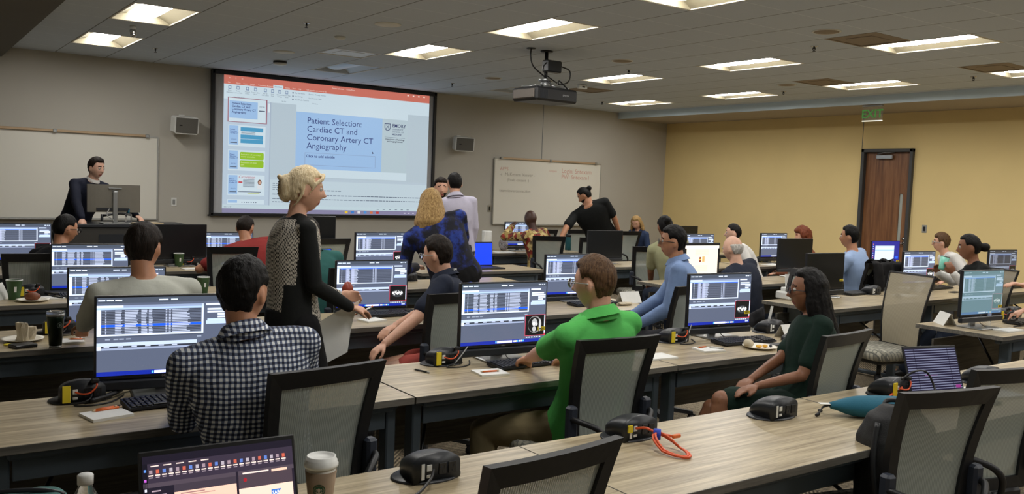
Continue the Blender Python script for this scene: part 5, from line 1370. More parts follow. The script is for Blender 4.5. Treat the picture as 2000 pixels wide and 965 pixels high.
# cables bundle bag by left cups
m = MB(); 
for k in range(4): m.tube([(.78 + .02 * k, 7.1 + .02 * k, DZ + .01), (.86, 7.16 - .03 * k, DZ + .03 + .008 * k), (.98, 7.1 + .02 * k, DZ + .02), (1.12, 7.12, DZ + .012 + .006 * k)], .010, 6, smooth_path=4)
tag(m.build('cable_bundle', M['cable_b']), 'tangle of black cables behind the green cup at left', 'cable')
# small hand held items and stickers on monitors
for x, y, rz, lab in ((2.675, 3.80, -4, ''), (4.38, 3.82, -6, ''), (7.14, 4.98, -3, ''), (6.67, 3.30, -4, ''), (10.35, 6.36, -6, '')):
    T_ = Matrix.Translation((x, y, DZ)) @ Matrix.Rotation(RAD(rz), 4, 'Z')
    best = min([o for o in bpy.data.objects if o.name.startswith('monitor') and o.type == 'EMPTY'], key=lambda o: (o.location.x - x) ** 2 + (o.location.y - y) ** 2)
    m = MB(); m.box((.235, -.0145, .156), (.05, .003, .022), ch=.001); m.build('yellow_sticker', M['yellow'], best)
    v, f = text_geo('M20', .016, bold=True, align='CENTER'); m = MB(); m.add([(a + .235, -.0165, .151 + b) for a, b in v], f, 0, None, False); m.build('sticker_lettering', M['black'], best)
# ================================================================ PEOPLE
def cloth(name, col, rough=.85, fold=.25):
    t = NT(name); n = t.noise(t.obj(), 9, 3, .6); n2 = t.noise(t.obj(), 300, 2)
    t.color(t.mix(n, tuple(x * .88 for x in col), tuple(min(1, x * 1.08) for x in col))); t.b.inputs['Roughness'].default_value = rough
    t.b.inputs['Specular IOR Level'].default_value = .25
    h = t.math('ADD', n, t.math('MULTIPLY', n2, .1)); t.bump(h, fold, .02)
    return t.m
def skin(name, col):
    t = NT(name); n = t.noise(t.obj(), 35, 3, .6)
    t.color(t.mix(n, tuple(x * .86 for x in col), tuple(min(1, x * 1.1) for x in col))); t.b.inputs['Roughness'].default_value = .5
    t.b.inputs['Subsurface Weight'].default_value = .08; t.b.inputs['Subsurface Radius'].default_value = (.02, .008, .004); t.b.inputs['Subsurface Scale'].default_value = .2
    return t.m
def hairm(name, a, b):
    t = NT(name); n = t.noise(t.mapped((60, 60, 9)), 2.2, 4, .65)
    t.color(t.ramp(n, [(.35, a), (.65, b)])); t.b.inputs['Roughness'].default_value = .55; t.b.inputs['Specular IOR Level'].default_value = .18
    t.bump(n, .5, .01)
    return t.m
SK = {'light': skin('skin_light', hx(214, 164, 138)), 'pale': skin('skin_pale', hx(222, 176, 152)), 'tan': skin('skin_tan', hx(186, 132, 100)), 'brown': skin('skin_brown', hx(140, 94, 68)), 'dark': skin('skin_dark', hx(72, 46, 36))}
HR = {'black': hairm('hair_black', hx(6, 5, 5), hx(17, 14, 13)), 'dkbrown': hairm('hair_dark_brown', hx(18, 13, 10), hx(38, 28, 21)), 'brown': hairm('hair_brown', hx(62, 44, 30), hx(104, 78, 54)),
      'blonde': hairm('hair_blonde', hx(198, 174, 134), hx(240, 224, 188)), 'dblonde': hairm('hair_dark_blonde', hx(134, 102, 62), hx(206, 172, 116)), 'red': hairm('hair_auburn', hx(84, 40, 26), hx(134, 70, 44)), 'white': hairm('hair_white', hx(150, 146, 140), hx(215, 212, 206))}
LIP = plain('lips', hx(160, 84, 76), .45); LIPD = plain('lips_dark_red', hx(130, 40, 44), .4); EYEW = plain('eye_white', hx(190, 184, 176), .25); IRIS = plain('iris', hx(32, 24, 20), .15)
DENIM = cloth('dark_denim', hx(38, 46, 62)); KHAKI = cloth('khaki_twill', hx(126, 114, 84)); BLACKC = cloth('black_cloth', hx(18, 18, 20)); GREYT = cloth('grey_trousers', hx(62, 62, 66))
def gingham():
    t = NT('gingham_check'); o = t.xyz(); P = .018
    wob = t.math('MULTIPLY', t.noise(t.obj(), 7, 2), .02)
    a = t.stripe(t.math('ADD', t.math('ADD', o[0], 5), wob), P, P * .5); b = t.stripe(t.math('ADD', t.math('ADD', o[2], 5), wob), P, P * .5)
    s_ = t.math('MULTIPLY', t.math('ADD', a, b), .5)
    t.color(t.ramp(s_, [(0, hx(222, 226, 228)), (.5, hx(92, 102, 126)), (1, hx(24, 30, 52))])); t.b.inputs['Roughness'].default_value = .85
    t.bump(t.noise(t.obj(), 9, 3), .35, .02); return t.m
def tiedye():
    t = NT('tie_dye_blue'); n = t.noise(t.obj(), 8.5, 4, .6)
    t.color(t.ramp(n, [(.47, hx(14, 16, 32)), (.53, hx(20, 30, 84)), (.58, hx(30, 54, 140)), (.74, hx(48, 82, 172))])); t.b.inputs['Roughness'].default_value = .8; t.bump(n, .3, .02); return t.m
def african():
    t = NT('bold_print'); v = t.n('ShaderNodeTexVoronoi'); v.inputs['Scale'].default_value = 26; w = t.noise(t.obj(), 14, 2)
    t.l(t.mapped((1, 1, .6)), v.inputs['Vector']); o = t.xyz(v.outputs['Color']); s_ = t.math('MULTIPLY_ADD', w, .5, t.math('MULTIPLY', o[0], .6))
    t.color(t.ramp(s_, [(.2, hx(28, 22, 22)), (.36, hx(150, 48, 34)), (.5, hx(60, 32, 26)), (.62, hx(214, 190, 130)), (.75, hx(150, 130, 70))])); t.b.inputs['Roughness'].default_value = .8; return t.m
def knit():
    t = NT('black_white_knit'); br = t.n('ShaderNodeTexChecker'); br.inputs['Scale'].default_value = 92
    t.l(t.mapped((1, 1.4, 1), (0, .0, .78)), br.inputs['Vector'])
    ck = t.n('ShaderNodeTexWave'); ck.wave_type = 'BANDS'; ck.bands_direction = 'DIAGONAL'; ck.inputs['Scale'].default_value = 34; ck.inputs['Distortion'].default_value = 2.0; t.l(t.obj(), ck.inputs['Vector'])
    s_ = t.math('MULTIPLY_ADD', br.outputs['Fac'], .5, t.math('MULTIPLY', ck.outputs['Fac'], .5))
    t.color(t.ramp(s_, [(.4, hx(34, 32, 32)), (.5, hx(196, 190, 178))])); t.b.inputs['Roughness'].default_value = .9; return t.m
CL = {'gingham': gingham(), 'tiedye': tiedye(), 'african': african(), 'knit': knit()}
for nm, c in dict(green=(88, 186, 92), navy=(32, 38, 54), suit=(24, 28, 44), jacket=(30, 32, 38), pale=(196, 198, 188), red=(134, 44, 42), teals=(54, 104, 100), lav=(190, 186, 204), black=(22, 24, 24), blue=(124, 148, 190), olive=(156, 156, 122), white=(222, 220, 216), dgreen=(18, 40, 32), lblue=(150, 172, 208), rust=(120, 70, 48), denimblue=(48, 62, 92), salmon=(170, 78, 70)).items(): CL[nm] = cloth('cloth_' + nm, hx(*c))

def headpoint(u, fine=True):
    x, y, z = u
    w = .076; d = .098 if y < 0 else .090; h = .118
    X, Y, Z = x * w, y * d, z * h
    if z < 0:
        t = -z; X *= 1 - .36 * t ** 1.6
        if y < 0: Y *= 1 - .55 * t ** 1.2
        else: Y *= 1 - .05 * t
    else:
        X *= 1 + .05 * sin(pi * z)
        if y < 0: Y *= 1 + .04 * z
    if y > 0 and fine:
        f = min(1, y * 1.6)
        g = exp(-(X / .0105) ** 2)
        if Z < .02: nz = max(0, 1 - abs((Z + .030)) / .05) if Z > -.030 else max(0, 1 - (-.030 - Z) / .013)
        else: nz = 0
        Y += .031 * g * nz * f
        Y += .006 * exp(-(X / .018) ** 2 - ((Z + .030) / .010) ** 2) * f
        Y -= .010 * exp(-((abs(X) - .031) / .014) ** 2 - ((Z - .008) / .012) ** 2) * f
        Y += .005 * exp(-((abs(X) - .028) / .02) ** 2 - ((Z - .028) / .008) ** 2) * f
        Y += .010 * exp(-(X / .022) ** 2 - ((Z + .060) / .0055) ** 2) * f + .009 * exp(-(X / .018) ** 2 - ((Z + .072) / .006) ** 2) * f
        Y -= .006 * exp(-(X / .02) ** 2 - ((Z + .0665) / .0025) ** 2) * f - .007 * exp(-(X / .02) ** 2 - ((Z + .100) / .014) ** 2) * f
        Y += .004 * exp(-((abs(X) - .042) / .02) ** 2 - ((Z + .025) / .02) ** 2) * f
    return Vector((X, Y, Z))
def spheredirs(nu, nv):
    P = [(0, 0, 1)]
    for i in range(1, nv):
        a = pi * i / nv
        for j in range(nu): b = 2 * pi * j / nu; P.append((sin(a) * cos(b), sin(a) * sin(b), cos(a)))
    P.append((0, 0, -1)); L = len(P) - 1; F = []
    for j in range(nu):
        j2 = (j + 1) % nu; F.append((0, 1 + j, 1 + j2)); F.append((L, L - nu + j2, L - nu + j))
        for i in range(nv - 2): a = 1 + i * nu; F.append((a + j, a + nu + j, a + nu + j2, a + j2))
    return P, F
def sstep(a, b, x): t = max(0, min(1, (x - a) / (b - a))); return t * t * (3 - 2 * t)
def hair_cap(m, T, style, fine=True):
    P, F = spheredirs(56, 40); V = []
    for u in P:
        p = headpoint(u, False); az = abs(math.degrees(math.atan2(u[0], u[1])))   # 0 front, 180 back
        front, side, back = dict(short=(.070, .010, -.068), crop=(.066, .012, -.055), side=(.074, .0, -.072), full=(.066, -.03, -.09), bald=(.2, .012, -.055), long=(.078, -.05, -.12), up=(.076, .006, -.062), curly=(.055, -.02, -.085), bang=(.062, -.004, -.075))[style]
        if az < 55: zl = front
        elif az < 82: zl = front + (side - front) * sstep(55, 82, az)
        elif az < 100: zl = side + .022
        else: zl = side + .02 + (back - side - .02) * sstep(100, 128, az)
        if style in ('long', 'full') and az > 82: zl = side + (back - side) * sstep(82, 128, az)
        th = dict(short=.016, crop=.007, side=.017, full=.022, bald=.008, long=.016, up=.012, curly=.03, bang=.018)[style]
        if style in ('short', 'side', 'bang'): th = th * (.45 + .75 * sstep(-.02, .09, p.z)); 
        if style == 'bald':
            k = sstep(.055, .03, p.z) * sstep(60, 80, az); off = -.012 + (.012 + th) * k * sstep(zl - .004, zl + .008, p.z)
        else:
            k = sstep(zl - .006, zl + .008, p.z); off = -.014 + (.014 + th) * k
        n = noise.noise(Vector(u) * (9 if style != 'curly' else 16) + Vector((3, 1, 7))) 
        if off > 0: off += (.012 if style == 'curly' else (.004 if style in ('crop', 'bald', 'up') else .007)) * n + (.003 * noise.noise(Vector(u) * 22) if style in ('short', 'side', 'bang', 'long') else 0)
        V.append(p + p.normalized() * off)
    m.add([tuple(v) for v in V], F, 0, None, True, T)
def add_head(m, T, fine=True, chin=1.0):
    P, F = spheredirs(72, 56) if fine else spheredirs(36, 28)
    m.add([tuple(headpoint(u)) for u in P], F, 0, None, True, T)
    for sx in (-1, 1):
        E = T @ Matrix.Translation((sx * .077, -.012, -.010)) @ Matrix.Rotation(sx * .35, 4, 'Z') @ Matrix.Rotation(-.15, 4, 'X')
        m.sphere((0, 0, 0), (.0085, .018, .031), seg=14, rings=10, T=E)
def limb(m, pts, rad, seg=14, n=4):
    pts = [Vector(p) for p in pts]; sp = []; rr = []
    for k in range(len(pts) - 1):
        for j in range(n): t = j / n; sp.append(pts[k].lerp(pts[k + 1], t)); rr.append(rad[k] + (rad[k + 1] - rad[k]) * t)
    sp.append(pts[-1]); rr.append(rad[-1])
    m.tube(sp, rr, seg); m.sphere(sp[0], rr[0], seg=seg, rings=8); m.sphere(sp[-1], rr[-1], seg=seg, rings=8)
    for k in range(1, len(pts) - 1): m.sphere(pts[k], rad[k], seg=seg, rings=8)
def ik(S, W, l1, l2, hint):
    S, W = Vector(S), Vector(W); d = W - S; L = d.length
    mx = (l1 + l2) * .995
    if L > mx: W = S + d * (mx / L); d = W - S; L = mx
    if L < abs(l1 - l2) + .03: L = abs(l1 - l2) + .03
    u = d.normalized(); a = (l1 * l1 - l2 * l2 + L * L) / (2 * L); h = sqrt(max(0, l1 * l1 - a * a))
    hv = Vector(hint); hv = hv - u * hv.dot(u); hv = hv.normalized() if hv.length > 1e-4 else Vector((0, 0, -1))
    return S + u * a + hv * h, W
def hand(m, W, dr, nrm, sx, curl=.6, k=1.0, point=False):
    """palm, four unequal fingers and a side thumb; nrm is the palm side"""
    dr = Vector(dr).normalized(); nrm = Vector(nrm); nrm = (nrm - dr * nrm.dot(dr)).normalized(); sd = dr.cross(nrm) * sx
    W = Vector(W); pc = W + dr * .045 * k
    R_ = Matrix((( *sd, 0), (*dr, 0), (*nrm, 0), (0, 0, 0, 1))).transposed(); T_ = Matrix.Translation(pc) @ R_
    if R_.determinant() < 0: R_ = Matrix(((*(-sd), 0), (*dr, 0), (*nrm, 0), (0, 0, 0, 1))).transposed(); T_ = Matrix.Translation(pc) @ R_
    m.sphere((0, 0, 0), (.040 * k, .050 * k, .0155 * k), seg=16, rings=10, T=T_)
    m.box((0, .008 * k, 0), (.070 * k, .075 * k, .022 * k), ch=.008, T=T_)
    for j, (off, ln) in enumerate(((.031, .070), (.0105, .079), (-.0105, .073), (-.031, .057))):
        b = W + dr * .078 * k + sd * off * k; a = curl * (.55 + .12 * j); ln *= k
        p = b; d_ = dr; pts = [b]
        for sg, fr_ in enumerate((.45, .32, .23)):
            ang = a * (.8 if sg == 0 else .9); d_ = (d_ * cos(ang) + nrm * sin(ang)).normalized(); d_ = d_
            nn = (nrm * cos(ang) - dr * sin(ang)); p = p + d_ * ln * fr_; pts.append(p)
            dr2 = d_
            nrm_ = nn
        limb(m, pts, [.0088 * k, .0082 * k, .0078 * k, .0065 * k], seg=8, n=2)
    b = W + dr * .022 * k + sd * .026 * k
    limb(m, [b, b + (dr * .026 + sd * .024 + nrm * .010) * k, b + (dr * .052 + sd * .026 + nrm * (.016 + .015 * curl)) * k, b + (dr * .072 + sd * .016 + nrm * (.02 + .02 * curl)) * k], [.0125 * k, .0105 * k, .0092 * k, .0075 * k], seg=8, n=2)

NP = [0]
def HT_N(H, hyaw, hpitch):
    a, b = RAD(hyaw), RAD(hpitch); off = Matrix.Rotation(a * .3, 3, 'Z') @ Matrix.Rotation(b * .5, 3, 'X') @ Vector((0, -.04, -.122)); return Vector(H) + off
def person(label, x, y, yaw, head, sk='light', hair=('short', 'black'), top='black', sleeve='short', legs='long', bottom=DENIM, sit=True, hyaw=0, hpitch=0, hroll=0, lh=None, rh=None, lf=None, rf=None,
           w=1.0, vox=.011, lean=0, glasses=None, female=False, seat=.475, coat=None, collar=None, fold=.005, curl=(.7, .7), hint=None, extra=None, palm=((0, 0, -1), (0, 0, -1)), lips=None, headk=1.0, lanyard=False, hdir=(None, None), hips=None, hold=None):
    """x, y: floor point under the pelvis; yaw: facing (0 = towards the front wall, + = towards the left); head: world centre of the head"""
    root = thing('person', label, 'person', (x, y, 0), RAD(yaw), 'people in the room')
    Mi = (Matrix.Translation((x, y, 0)) @ Matrix.Rotation(RAD(yaw), 4, 'Z')).inverted()
    L = lambda q: Mi @ Vector(q)
    H = L(head); near = vox < .010
    pz = seat + .095 if sit else (hips or .96)
    Pv = Vector((0, 0, pz))
    HT = Matrix.Translation(H) @ Matrix.Rotation(RAD(hyaw), 4, 'Z') @ Matrix.Rotation(RAD(hpitch), 4, 'X') @ Matrix.Rotation(RAD(hroll), 4, 'Y') @ Matrix.Scale(headk, 4)
    skull = HT @ Vector((0, -.025, -.055))
    tor = Vector(H) - Pv; tor_d = (HT_N(H, hyaw, hpitch) - Pv)
    N = Pv + tor_d * ((tor_d.length - .02) / tor_d.length) if tor_d.length > .1 else Pv + Vector((0, 0, .5))
    sp = N - Pv; SL = sp.length; up_ = sp.normalized()
    X = Vector((1, 0, 0)); X = (X - up_ * X.dot(up_)).normalized(); Yd = up_.cross(X)
    sag = Yd * (-.035 if sit else -.015)
    def tp(t): return Pv + sp * t + sag * sin(pi * max(0, min(1, t))) * 1.0
    fw_, wd = (.93, .86) if female else (1, 1)
    prof = [(-.16, .150, .105), (-.08, .172, .122), (.02, .172, .122), (.18, .158, .110), (.34, .148, .106), (.52, .160, .115), (.68, .172, .118), (.80, .178, .110), (.88, .172, .096), (.94, .140, .080), (.985, .090, .064), (1.02, .060, .054)]
    def torso(m, off, t0=-.2, t1=1.1, upto=None):
        rings = []
        for t, a, b in prof:
            if t < t0 or t > t1: continue
            a = (a * w * wd + off); b = (b * (w * .6 + .4) * (1.04 if female and .45 < t < .75 else 1) + off); c = tp(t)
            rings.append([tuple(c + X * (a * abs(cos(q)) ** .85 * (1 if cos(q) >= 0 else -1)) + Yd * (b * abs(sin(q)) ** .9 * (1 if sin(q) >= 0 else -1) * (1.0 if sin(q) > 0 else .92))) for q in [2 * pi * j / 28 for j in range(28)]])
        m.loft(rings)
    shw = .178 * w * (.88 if female else 1)
    S = {s_: tp(.875) + X * s_ * shw + Yd * .0 for s_ in (-1, 1)}
    def arm_t(tgt, s_):
        if tgt is None: tgt0 = Pv + X * s_ * .16 + Yd * .0 + (Vector((0, .34, .10)) if sit else Vector((0, .10, -.02))); return tgt0
        return L(tgt)
    AR = {}
    for s_, tg, hn in ((-1, lh, 0), (1, rh, 1)):
        hv = (hint[hn] if hint and hint[hn] is not None else (s_ * .5, -.6, -.8))
        AR[s_] = (S[s_],) + ik(S[s_], arm_t(tg, s_), .285, .255, hv)
    HP = {s_: Pv + Vector((s_ * .092 * (w * .5 + .5), 0.01, -.03)) for s_ in (-1, 1)}
    LG = {}
    for s_, tg in ((-1, lf), (1, rf)):
        if tg is None: ft = Vector((s_ * .13, .42, .085)) if sit else Vector((s_ * .11, .0, .085))
        else: ft = L(tg)
        LG[s_] = (HP[s_],) + ik(HP[s_], ft, .43, .42, (s_ * .12, 1, .9) if sit else (0, 1, 0))
    # ---- body: one continuous surface
    m = MB(); add_head(m, HT, near); torso(m, -.008)
    limb(m, [skull, N + (skull - N) * .45 + Vector((0, 0, 0)), N - up_ * .04], [.052 * headk, .054, .066] if not female else [.045, .046, .056])
    for s_ in (-1, 1):
        a, e, wv = AR[s_]; am = (.046 if not female else .038) * (w * .5 + .5)
        limb(m, [a, a + (e - a) * .5, e, e + (wv - e) * .35, wv], [am * 1.05, am * .93, am * .80, am * .76, am * .52])
        dr = (wv - e).normalized()
        if hdir[0 if s_ < 0 else 1] is not None: dr = Mi.to_3x3() @ Vector(hdir[0 if s_ < 0 else 1]); dr.normalize()
        pn = Mi.to_3x3() @ Vector(palm[0 if s_ < 0 else 1])
        hand(m, wv + dr * .005, dr, pn, -s_ if True else s_, curl[0 if s_ < 0 else 1], .98 if not female else .9)
        h, kn, ft = LG[s_]
        limb(m, [h, h + (kn - h) * .5, kn, kn + (ft - kn) * .35, ft], [.082, .072, .055, .054, .038])
        limb(m, [ft + Vector((0, -.03, -.045)), ft + Vector((0, .12, -.06))], [.034, .026])
        m.sphere(AR[s_][0], .052 * (w * .5 + .5) * (.85 if female else 1), seg=14, rings=10)
    me = rem(m, vox if not near else min(vox, .0075), 1)
    for q in (SK[sk], lips or LIP, HR[hair[1]]): me.materials.append(q)
    HI = HT.inverted(); vs_ = [HI @ v.co for v in me.vertices]
    for q in me.polygons:
        c = sum((vs_[k] for k in q.vertices), Vector()) / len(q.vertices)
        if abs(c.x) < .06 and -.1 < c.z < .06 and c.y > .05:
            if abs(c.x) < .024 * (1 - abs(c.z + .066) / .03) and -.076 < c.z < -.056: q.material_index = 1
            elif .012 < abs(c.x) < .048 and .0245 < c.z - .10 * 0 - (.004 if abs(c.x) < .035 else 0) < .034: q.material_index = 2
    link('body', me, root)
    if near or vox < .0125:
        for s_ in (-1, 1):
            m = MB(); m.sphere((s_ * .031, .0735, .008), .0125, seg=14, rings=10, T=HT); m.sphere((s_ * .031, .0800, .008), .0068, mi=1, seg=12, rings=8, T=HT)
            m.build('eye', [EYEW, IRIS], root)
    # ---- hair
    st, hc = hair
    if st != 'none':
        m = MB(); hair_cap(m, HT, 'long' if st == 'long' else ('up' if st in ('bun', 'updo', 'topbun') else st))
        if st == 'long':
            hw = (extra or {}).get('half', 88)
            for k in range(13):
                a = RAD(180 - hw + 2 * hw * k / 12); rx, ry = .078, .092; bx, by = sin(a), cos(a)
                p0 = HT @ Vector((bx * rx, by * ry, .045)); p1 = HT @ Vector((bx * (rx + .012), by * (ry + .008) - .004, -.05)); ln = (extra or {}).get('len', .26)
                dd_ = Vector((0, 0, -1)); back = HT.to_3x3() @ Vector((0, -1, 0)); back.z = 0
                p2 = p1 + Vector((0, 0, -ln * .5)) + back * .022 * (extra or {}).get('drift', 1) + (HT.to_3x3() @ Vector((bx * .01, 0, 0))); p3 = p1 + Vector((0, 0, -ln * (.9 + .12 * sin(k * 2.4)))) + back * .035 * (extra or {}).get('drift', 1) + (HT.to_3x3() @ Vector((bx * .02, 0, 0)))
                limb(m, [p0, p1, p2, p3], [.014, .024, .028 * (extra or {}).get('fat', 1), .009], seg=10)
        if st == 'bun': m.sphere((0, -.135, -.005), .042, T=HT)
        if st == 'topbun': m.sphere((0, -.115, .055), .036, T=HT)
        if st == 'updo':
            m.sphere((0, -.095, .0), (.06, .045, .075), T=HT); limb(m, [HT @ Vector((0, -.10, .03)), HT @ Vector((.01, -.135, .055))], [.026, .014], seg=8)
            m.sphere((0, .006, .074), (.066, .068, .050), T=HT)
            for sx in (-1, 1):
                limb(m, [HT @ Vector((sx * .02, .088, .085)), HT @ Vector((sx * .058, .078, .062)), HT @ Vector((sx * .078, .045, .035)), HT @ Vector((sx * .083, .015, -.02))], [.010, .011, .010, .003], seg=8)
                limb(m, [HT @ Vector((sx * .07, -.02, .03)), HT @ Vector((sx * .086, -.02, -.02)), HT @ Vector((sx * .074, -.045, -.07)), HT @ Vector((sx * .05, -.08, -.11))], [.014, .010, .006, .002], seg=8)
        if st == 'curly':
            random.seed(11)
            for k in range(90):
                a, b = random.uniform(0, 2 * pi), random.uniform(.0, 2.1); u = Vector((sin(b) * cos(a), sin(b) * sin(a), cos(b)))
                if u.y > .55 and u.z < .6: continue
                p = headpoint(u, False); m.sphere(tuple(p + p.normalized() * .022), random.uniform(.013, .02), seg=8, rings=6, T=HT)
        me = rem(m, .007 if near else .010, 1, .0030 if st not in ('long', 'updo') else (.0042 if st == 'long' else .0022), 60 if st != 'long' else 42, (1, 1, .22)); me.materials.append(HR[hc]); ho = link('hair', me, root)
        if st == 'updo':
            m = MB()
            for k in range(5): limb(m, [HT @ Vector((-.028 + .006 * k * 0, -.125, .035 - k * .016)), HT @ Vector((.03, -.14, .03 - k * .016))], [.004, .003], seg=6)
            m.build('hair_clip', M['black'], root)
    if extra and extra.get('beard'):
        m = MB(); P, F = spheredirs(40, 30); V = []
        for u in P:
            p = headpoint(u, False); k = sstep(-.03, -.055, p.z) * sstep(-.2, .1, u[1]) * (0 if (abs(p.x) < .024 and -.08 < p.z < -.05) else 1); V.append(tuple(p + p.normalized() * (-.01 + .016 * k)))
        m.add(V, F, 0, None, True, HT); m.build('beard', HR[hc], root)
    if extra and extra.get('front'):
        m = MB(); m.loft([[tuple(tp(t_) + Yd * (.105 * (w * .6 + .4) - .012 * abs(cos(q)) + (.018 if sin(q) > 0 else -.03)) + X * wd_ * cos(q)) for q in [2 * pi * j / 16 for j in range(16)]] for t_, wd_ in ((.62, .006), (.78, .028), (.90, .050), (.97, .058))]); m.build('shirt_front', CL[extra['front']], root)
    # ---- glasses
    if glasses:
        for s_ in (-1, 1):
            m = MB(); m.tube([(s_ * .033 + .0235 * cos(a), .103, .004 + .019 * sin(a)) for a in [2 * pi * j / 16 for j in range(17)]], .0022, 6, T=HT)
            m.tube([(s_ * .056, .101, .008), (s_ * .076, .06, .008), (s_ * .083, -.01, .004), (s_ * .078, -.03, -.01)], .0022, 6, T=HT)
            m.build('glasses_rim', glasses, root)
            m = MB(); m.cyl((s_ * .033, .1025, .004), (s_ * .033, .1035, .004), .0215, seg=20, T=HT); m.build('glasses_lens', M['lens'], root)
        m = MB(); m.tube([(-.0095, .103, .008), (0, .107, .010), (.0095, .103, .008)], .0022, 6, T=HT); m.build('glasses_bridge', glasses, root)
    # ---- trousers / shorts / skirt
    m = MB()
    rings = []
    for t, a, b in ((-.20, .152, .11), (-.1, .172, .128), (.0, .172, .128), (.10, .162, .120)):
        c = tp(t); a = a * w * wd + .010; b = b * (w * .6 + .4) + .010
        rings.append([tuple(c + X * a * cos(q) + Yd * b * sin(q)) for q in [2 * pi * j / 24 for j in range(24)]])
    m.loft(rings)
    frac = {'long': 1, 'shorts': .42, 'skirt': .5, 'none': .2}[legs]
    for s_ in (-1, 1):
        h, kn, ft = LG[s_]
        if legs == 'long': limb(m, [h, h + (kn - h) * .5, kn, kn + (ft - kn) * .5, ft + Vector((0, 0, -.02))], [.095, .085, .068, .062, .055])
        else:
            e = h + (kn - h) * {'shorts': .60, 'skirt': .86, 'none': .3}[legs]; limb(m, [h, e], [.097, .080 if legs == 'skirt' else .088])
    if legs == 'skirt':
        h1, h2 = LG[-1], LG[1]; limb(m, [(h1[0] + h2[0]) / 2, (h1[0] + h2[0]) / 2 + ((h1[1] + h2[1]) / 2 - (h1[0] + h2[0]) / 2) * .8], [.09, .07])
    me = rem(m, max(.010, vox), 2, fold, 11, (1, 1, .8)); me.materials.append(bottom); link({'long': 'trousers', 'shorts': 'shorts', 'skirt': 'skirt', 'none': 'shorts'}[legs], me, root)
    # ---- shoes
    for s_ in (-1, 1):
        h, kn, ft = LG[s_]; m = MB()
        rings = []
        for k in range(9):
            u = k / 8; yy = -.085 + .27 * u; ww = .036 + .012 * sin(pi * u) - .008 * u; hh = .085 - .045 * sstep(.25, .8, u)
            rings.append([(ww * cos(a) , yy, (hh if sin(a) > 0 else .0) * 1.0 * abs(sin(a)) ** .6) for a in [2 * pi * j / 14 for j in range(14)]])
        base_z = max(0.0, ft.z - .085)
        m.loft(rings, T=Matrix.Translation((ft.x, ft.y, base_z))); m.build('shoe', M['black'], root)
    # ---- top
    tm = CL[top]
    m = MB(); torso(m, .014, -.11 if not coat else -.2, 1.0)
    for s_ in (-1, 1):
        a, e, wv = AR[s_]; am = (.056 if not female else .047) * (w * .5 + .5)
        m.sphere(a, am * 1.10, seg=14, rings=10)
        limb(m, [tp(.925) + X * s_ * .05, a + up_ * .004], [.058 * (w * .5 + .5), am * 1.02])
        if sleeve == 'long': limb(m, [a, a + (e - a) * .5, e, e + (wv - e) * .5, wv - (wv - e).normalized() * .012], [am * 1.05, am * 1.0, am * .92, am * .82, am * .66])
        elif sleeve == 'short': limb(m, [a, a + (e - a) * .72], [am * 1.06, am * 1.08])
        elif sleeve == 'cap': limb(m, [a, a + (e - a) * .4], [am * 1.0, am * .98])
    if coat: limb(m, [tp(.05), tp(-.15)], [.15, .17])
    me = rem(m, vox if near else .012, 2, fold, 8, (1, 1, .7)); me.materials.append(tm)
    if top == 'knit':
        me.materials.append(CL['black'])
        for q in me.polygons:
            c = q.center
            r_ = abs(c.x)
            if r_ > .098 * w or (c - tp(.5)).dot(up_) > SL * .47: q.material_index = 1
            if (c - tp(.5)).dot(up_) < SL * .44 and ((r_ <= .16 and c.y < -.035 and c.z > 1.12) or (r_ < .150 and c.y > .045)): q.material_index = 0
    link({'suit': 'jacket', 'jacket': 'jacket', 'dgreen': 'dress'}.get(top, 'shirt'), me, root)
    # collar
    if collar:
        m = MB(); cm = tm if collar is True else CL[collar]
        nd = (skull - N).normalized(); cc = N + (skull - N) * .18; nx = X; ny = nd.cross(nx).normalized()
        r0 = .066 if not female else .056
        rings = []
        for k, (dz_, rr_) in enumerate(((-.034, 1.30), (.012, 1.0), (.022, 1.0), (.018, 1.08), (-.022, 1.52)) if collar is True else ((-.034, 1.1), (.004, .96), (.014, .96), (.010, 1.02), (-.022, 1.14))):
            rings.append([tuple(cc + nd * (dz_ + .012 * (-sin(q)) * (1 if k else 0)) + nx * r0 * rr_ * cos(q) + ny * r0 * rr_ * sin(q)) for q in [2 * pi * j / 24 for j in range(24)]])
        m.loft(rings, cap=False); m.build('collar', cm, root)
    if lanyard:
        m = MB(); c0 = N + (skull - N) * .2
        m.tube([tuple(c0 + X * .078 * cos(q) + Yd * .078 * sin(q) + up_ * (-.01 - .03 * sin(q))) for q in [pi * .75 + 1.5 * pi * j / 14 for j in range(15)]], .006, 6); lo = m.build('lanyard', BLACKC, root)
        v, f = text_geo('EMORY UNIVERSITY', .017, bold=True, align='CENTER'); m = MB(); V = []
        for a, b in v:
            q = -pi / 2 + .28 + a / .088; V.append(tuple(c0 + X * .0865 * cos(q) + Yd * .0865 * sin(q) + up_ * (-.014 - .03 * sin(q) + b)))
        m.add(V, f, 0, None, False); m.build('lettering', M['paper'], lo)
    NP[0] += 1
    return dict(root=root, AR=AR, HT=HT, N=N, L=L, tp=tp, X=X, Y=Yd, up=up_, Mi=Mi, LG=LG)
BR = M['black']
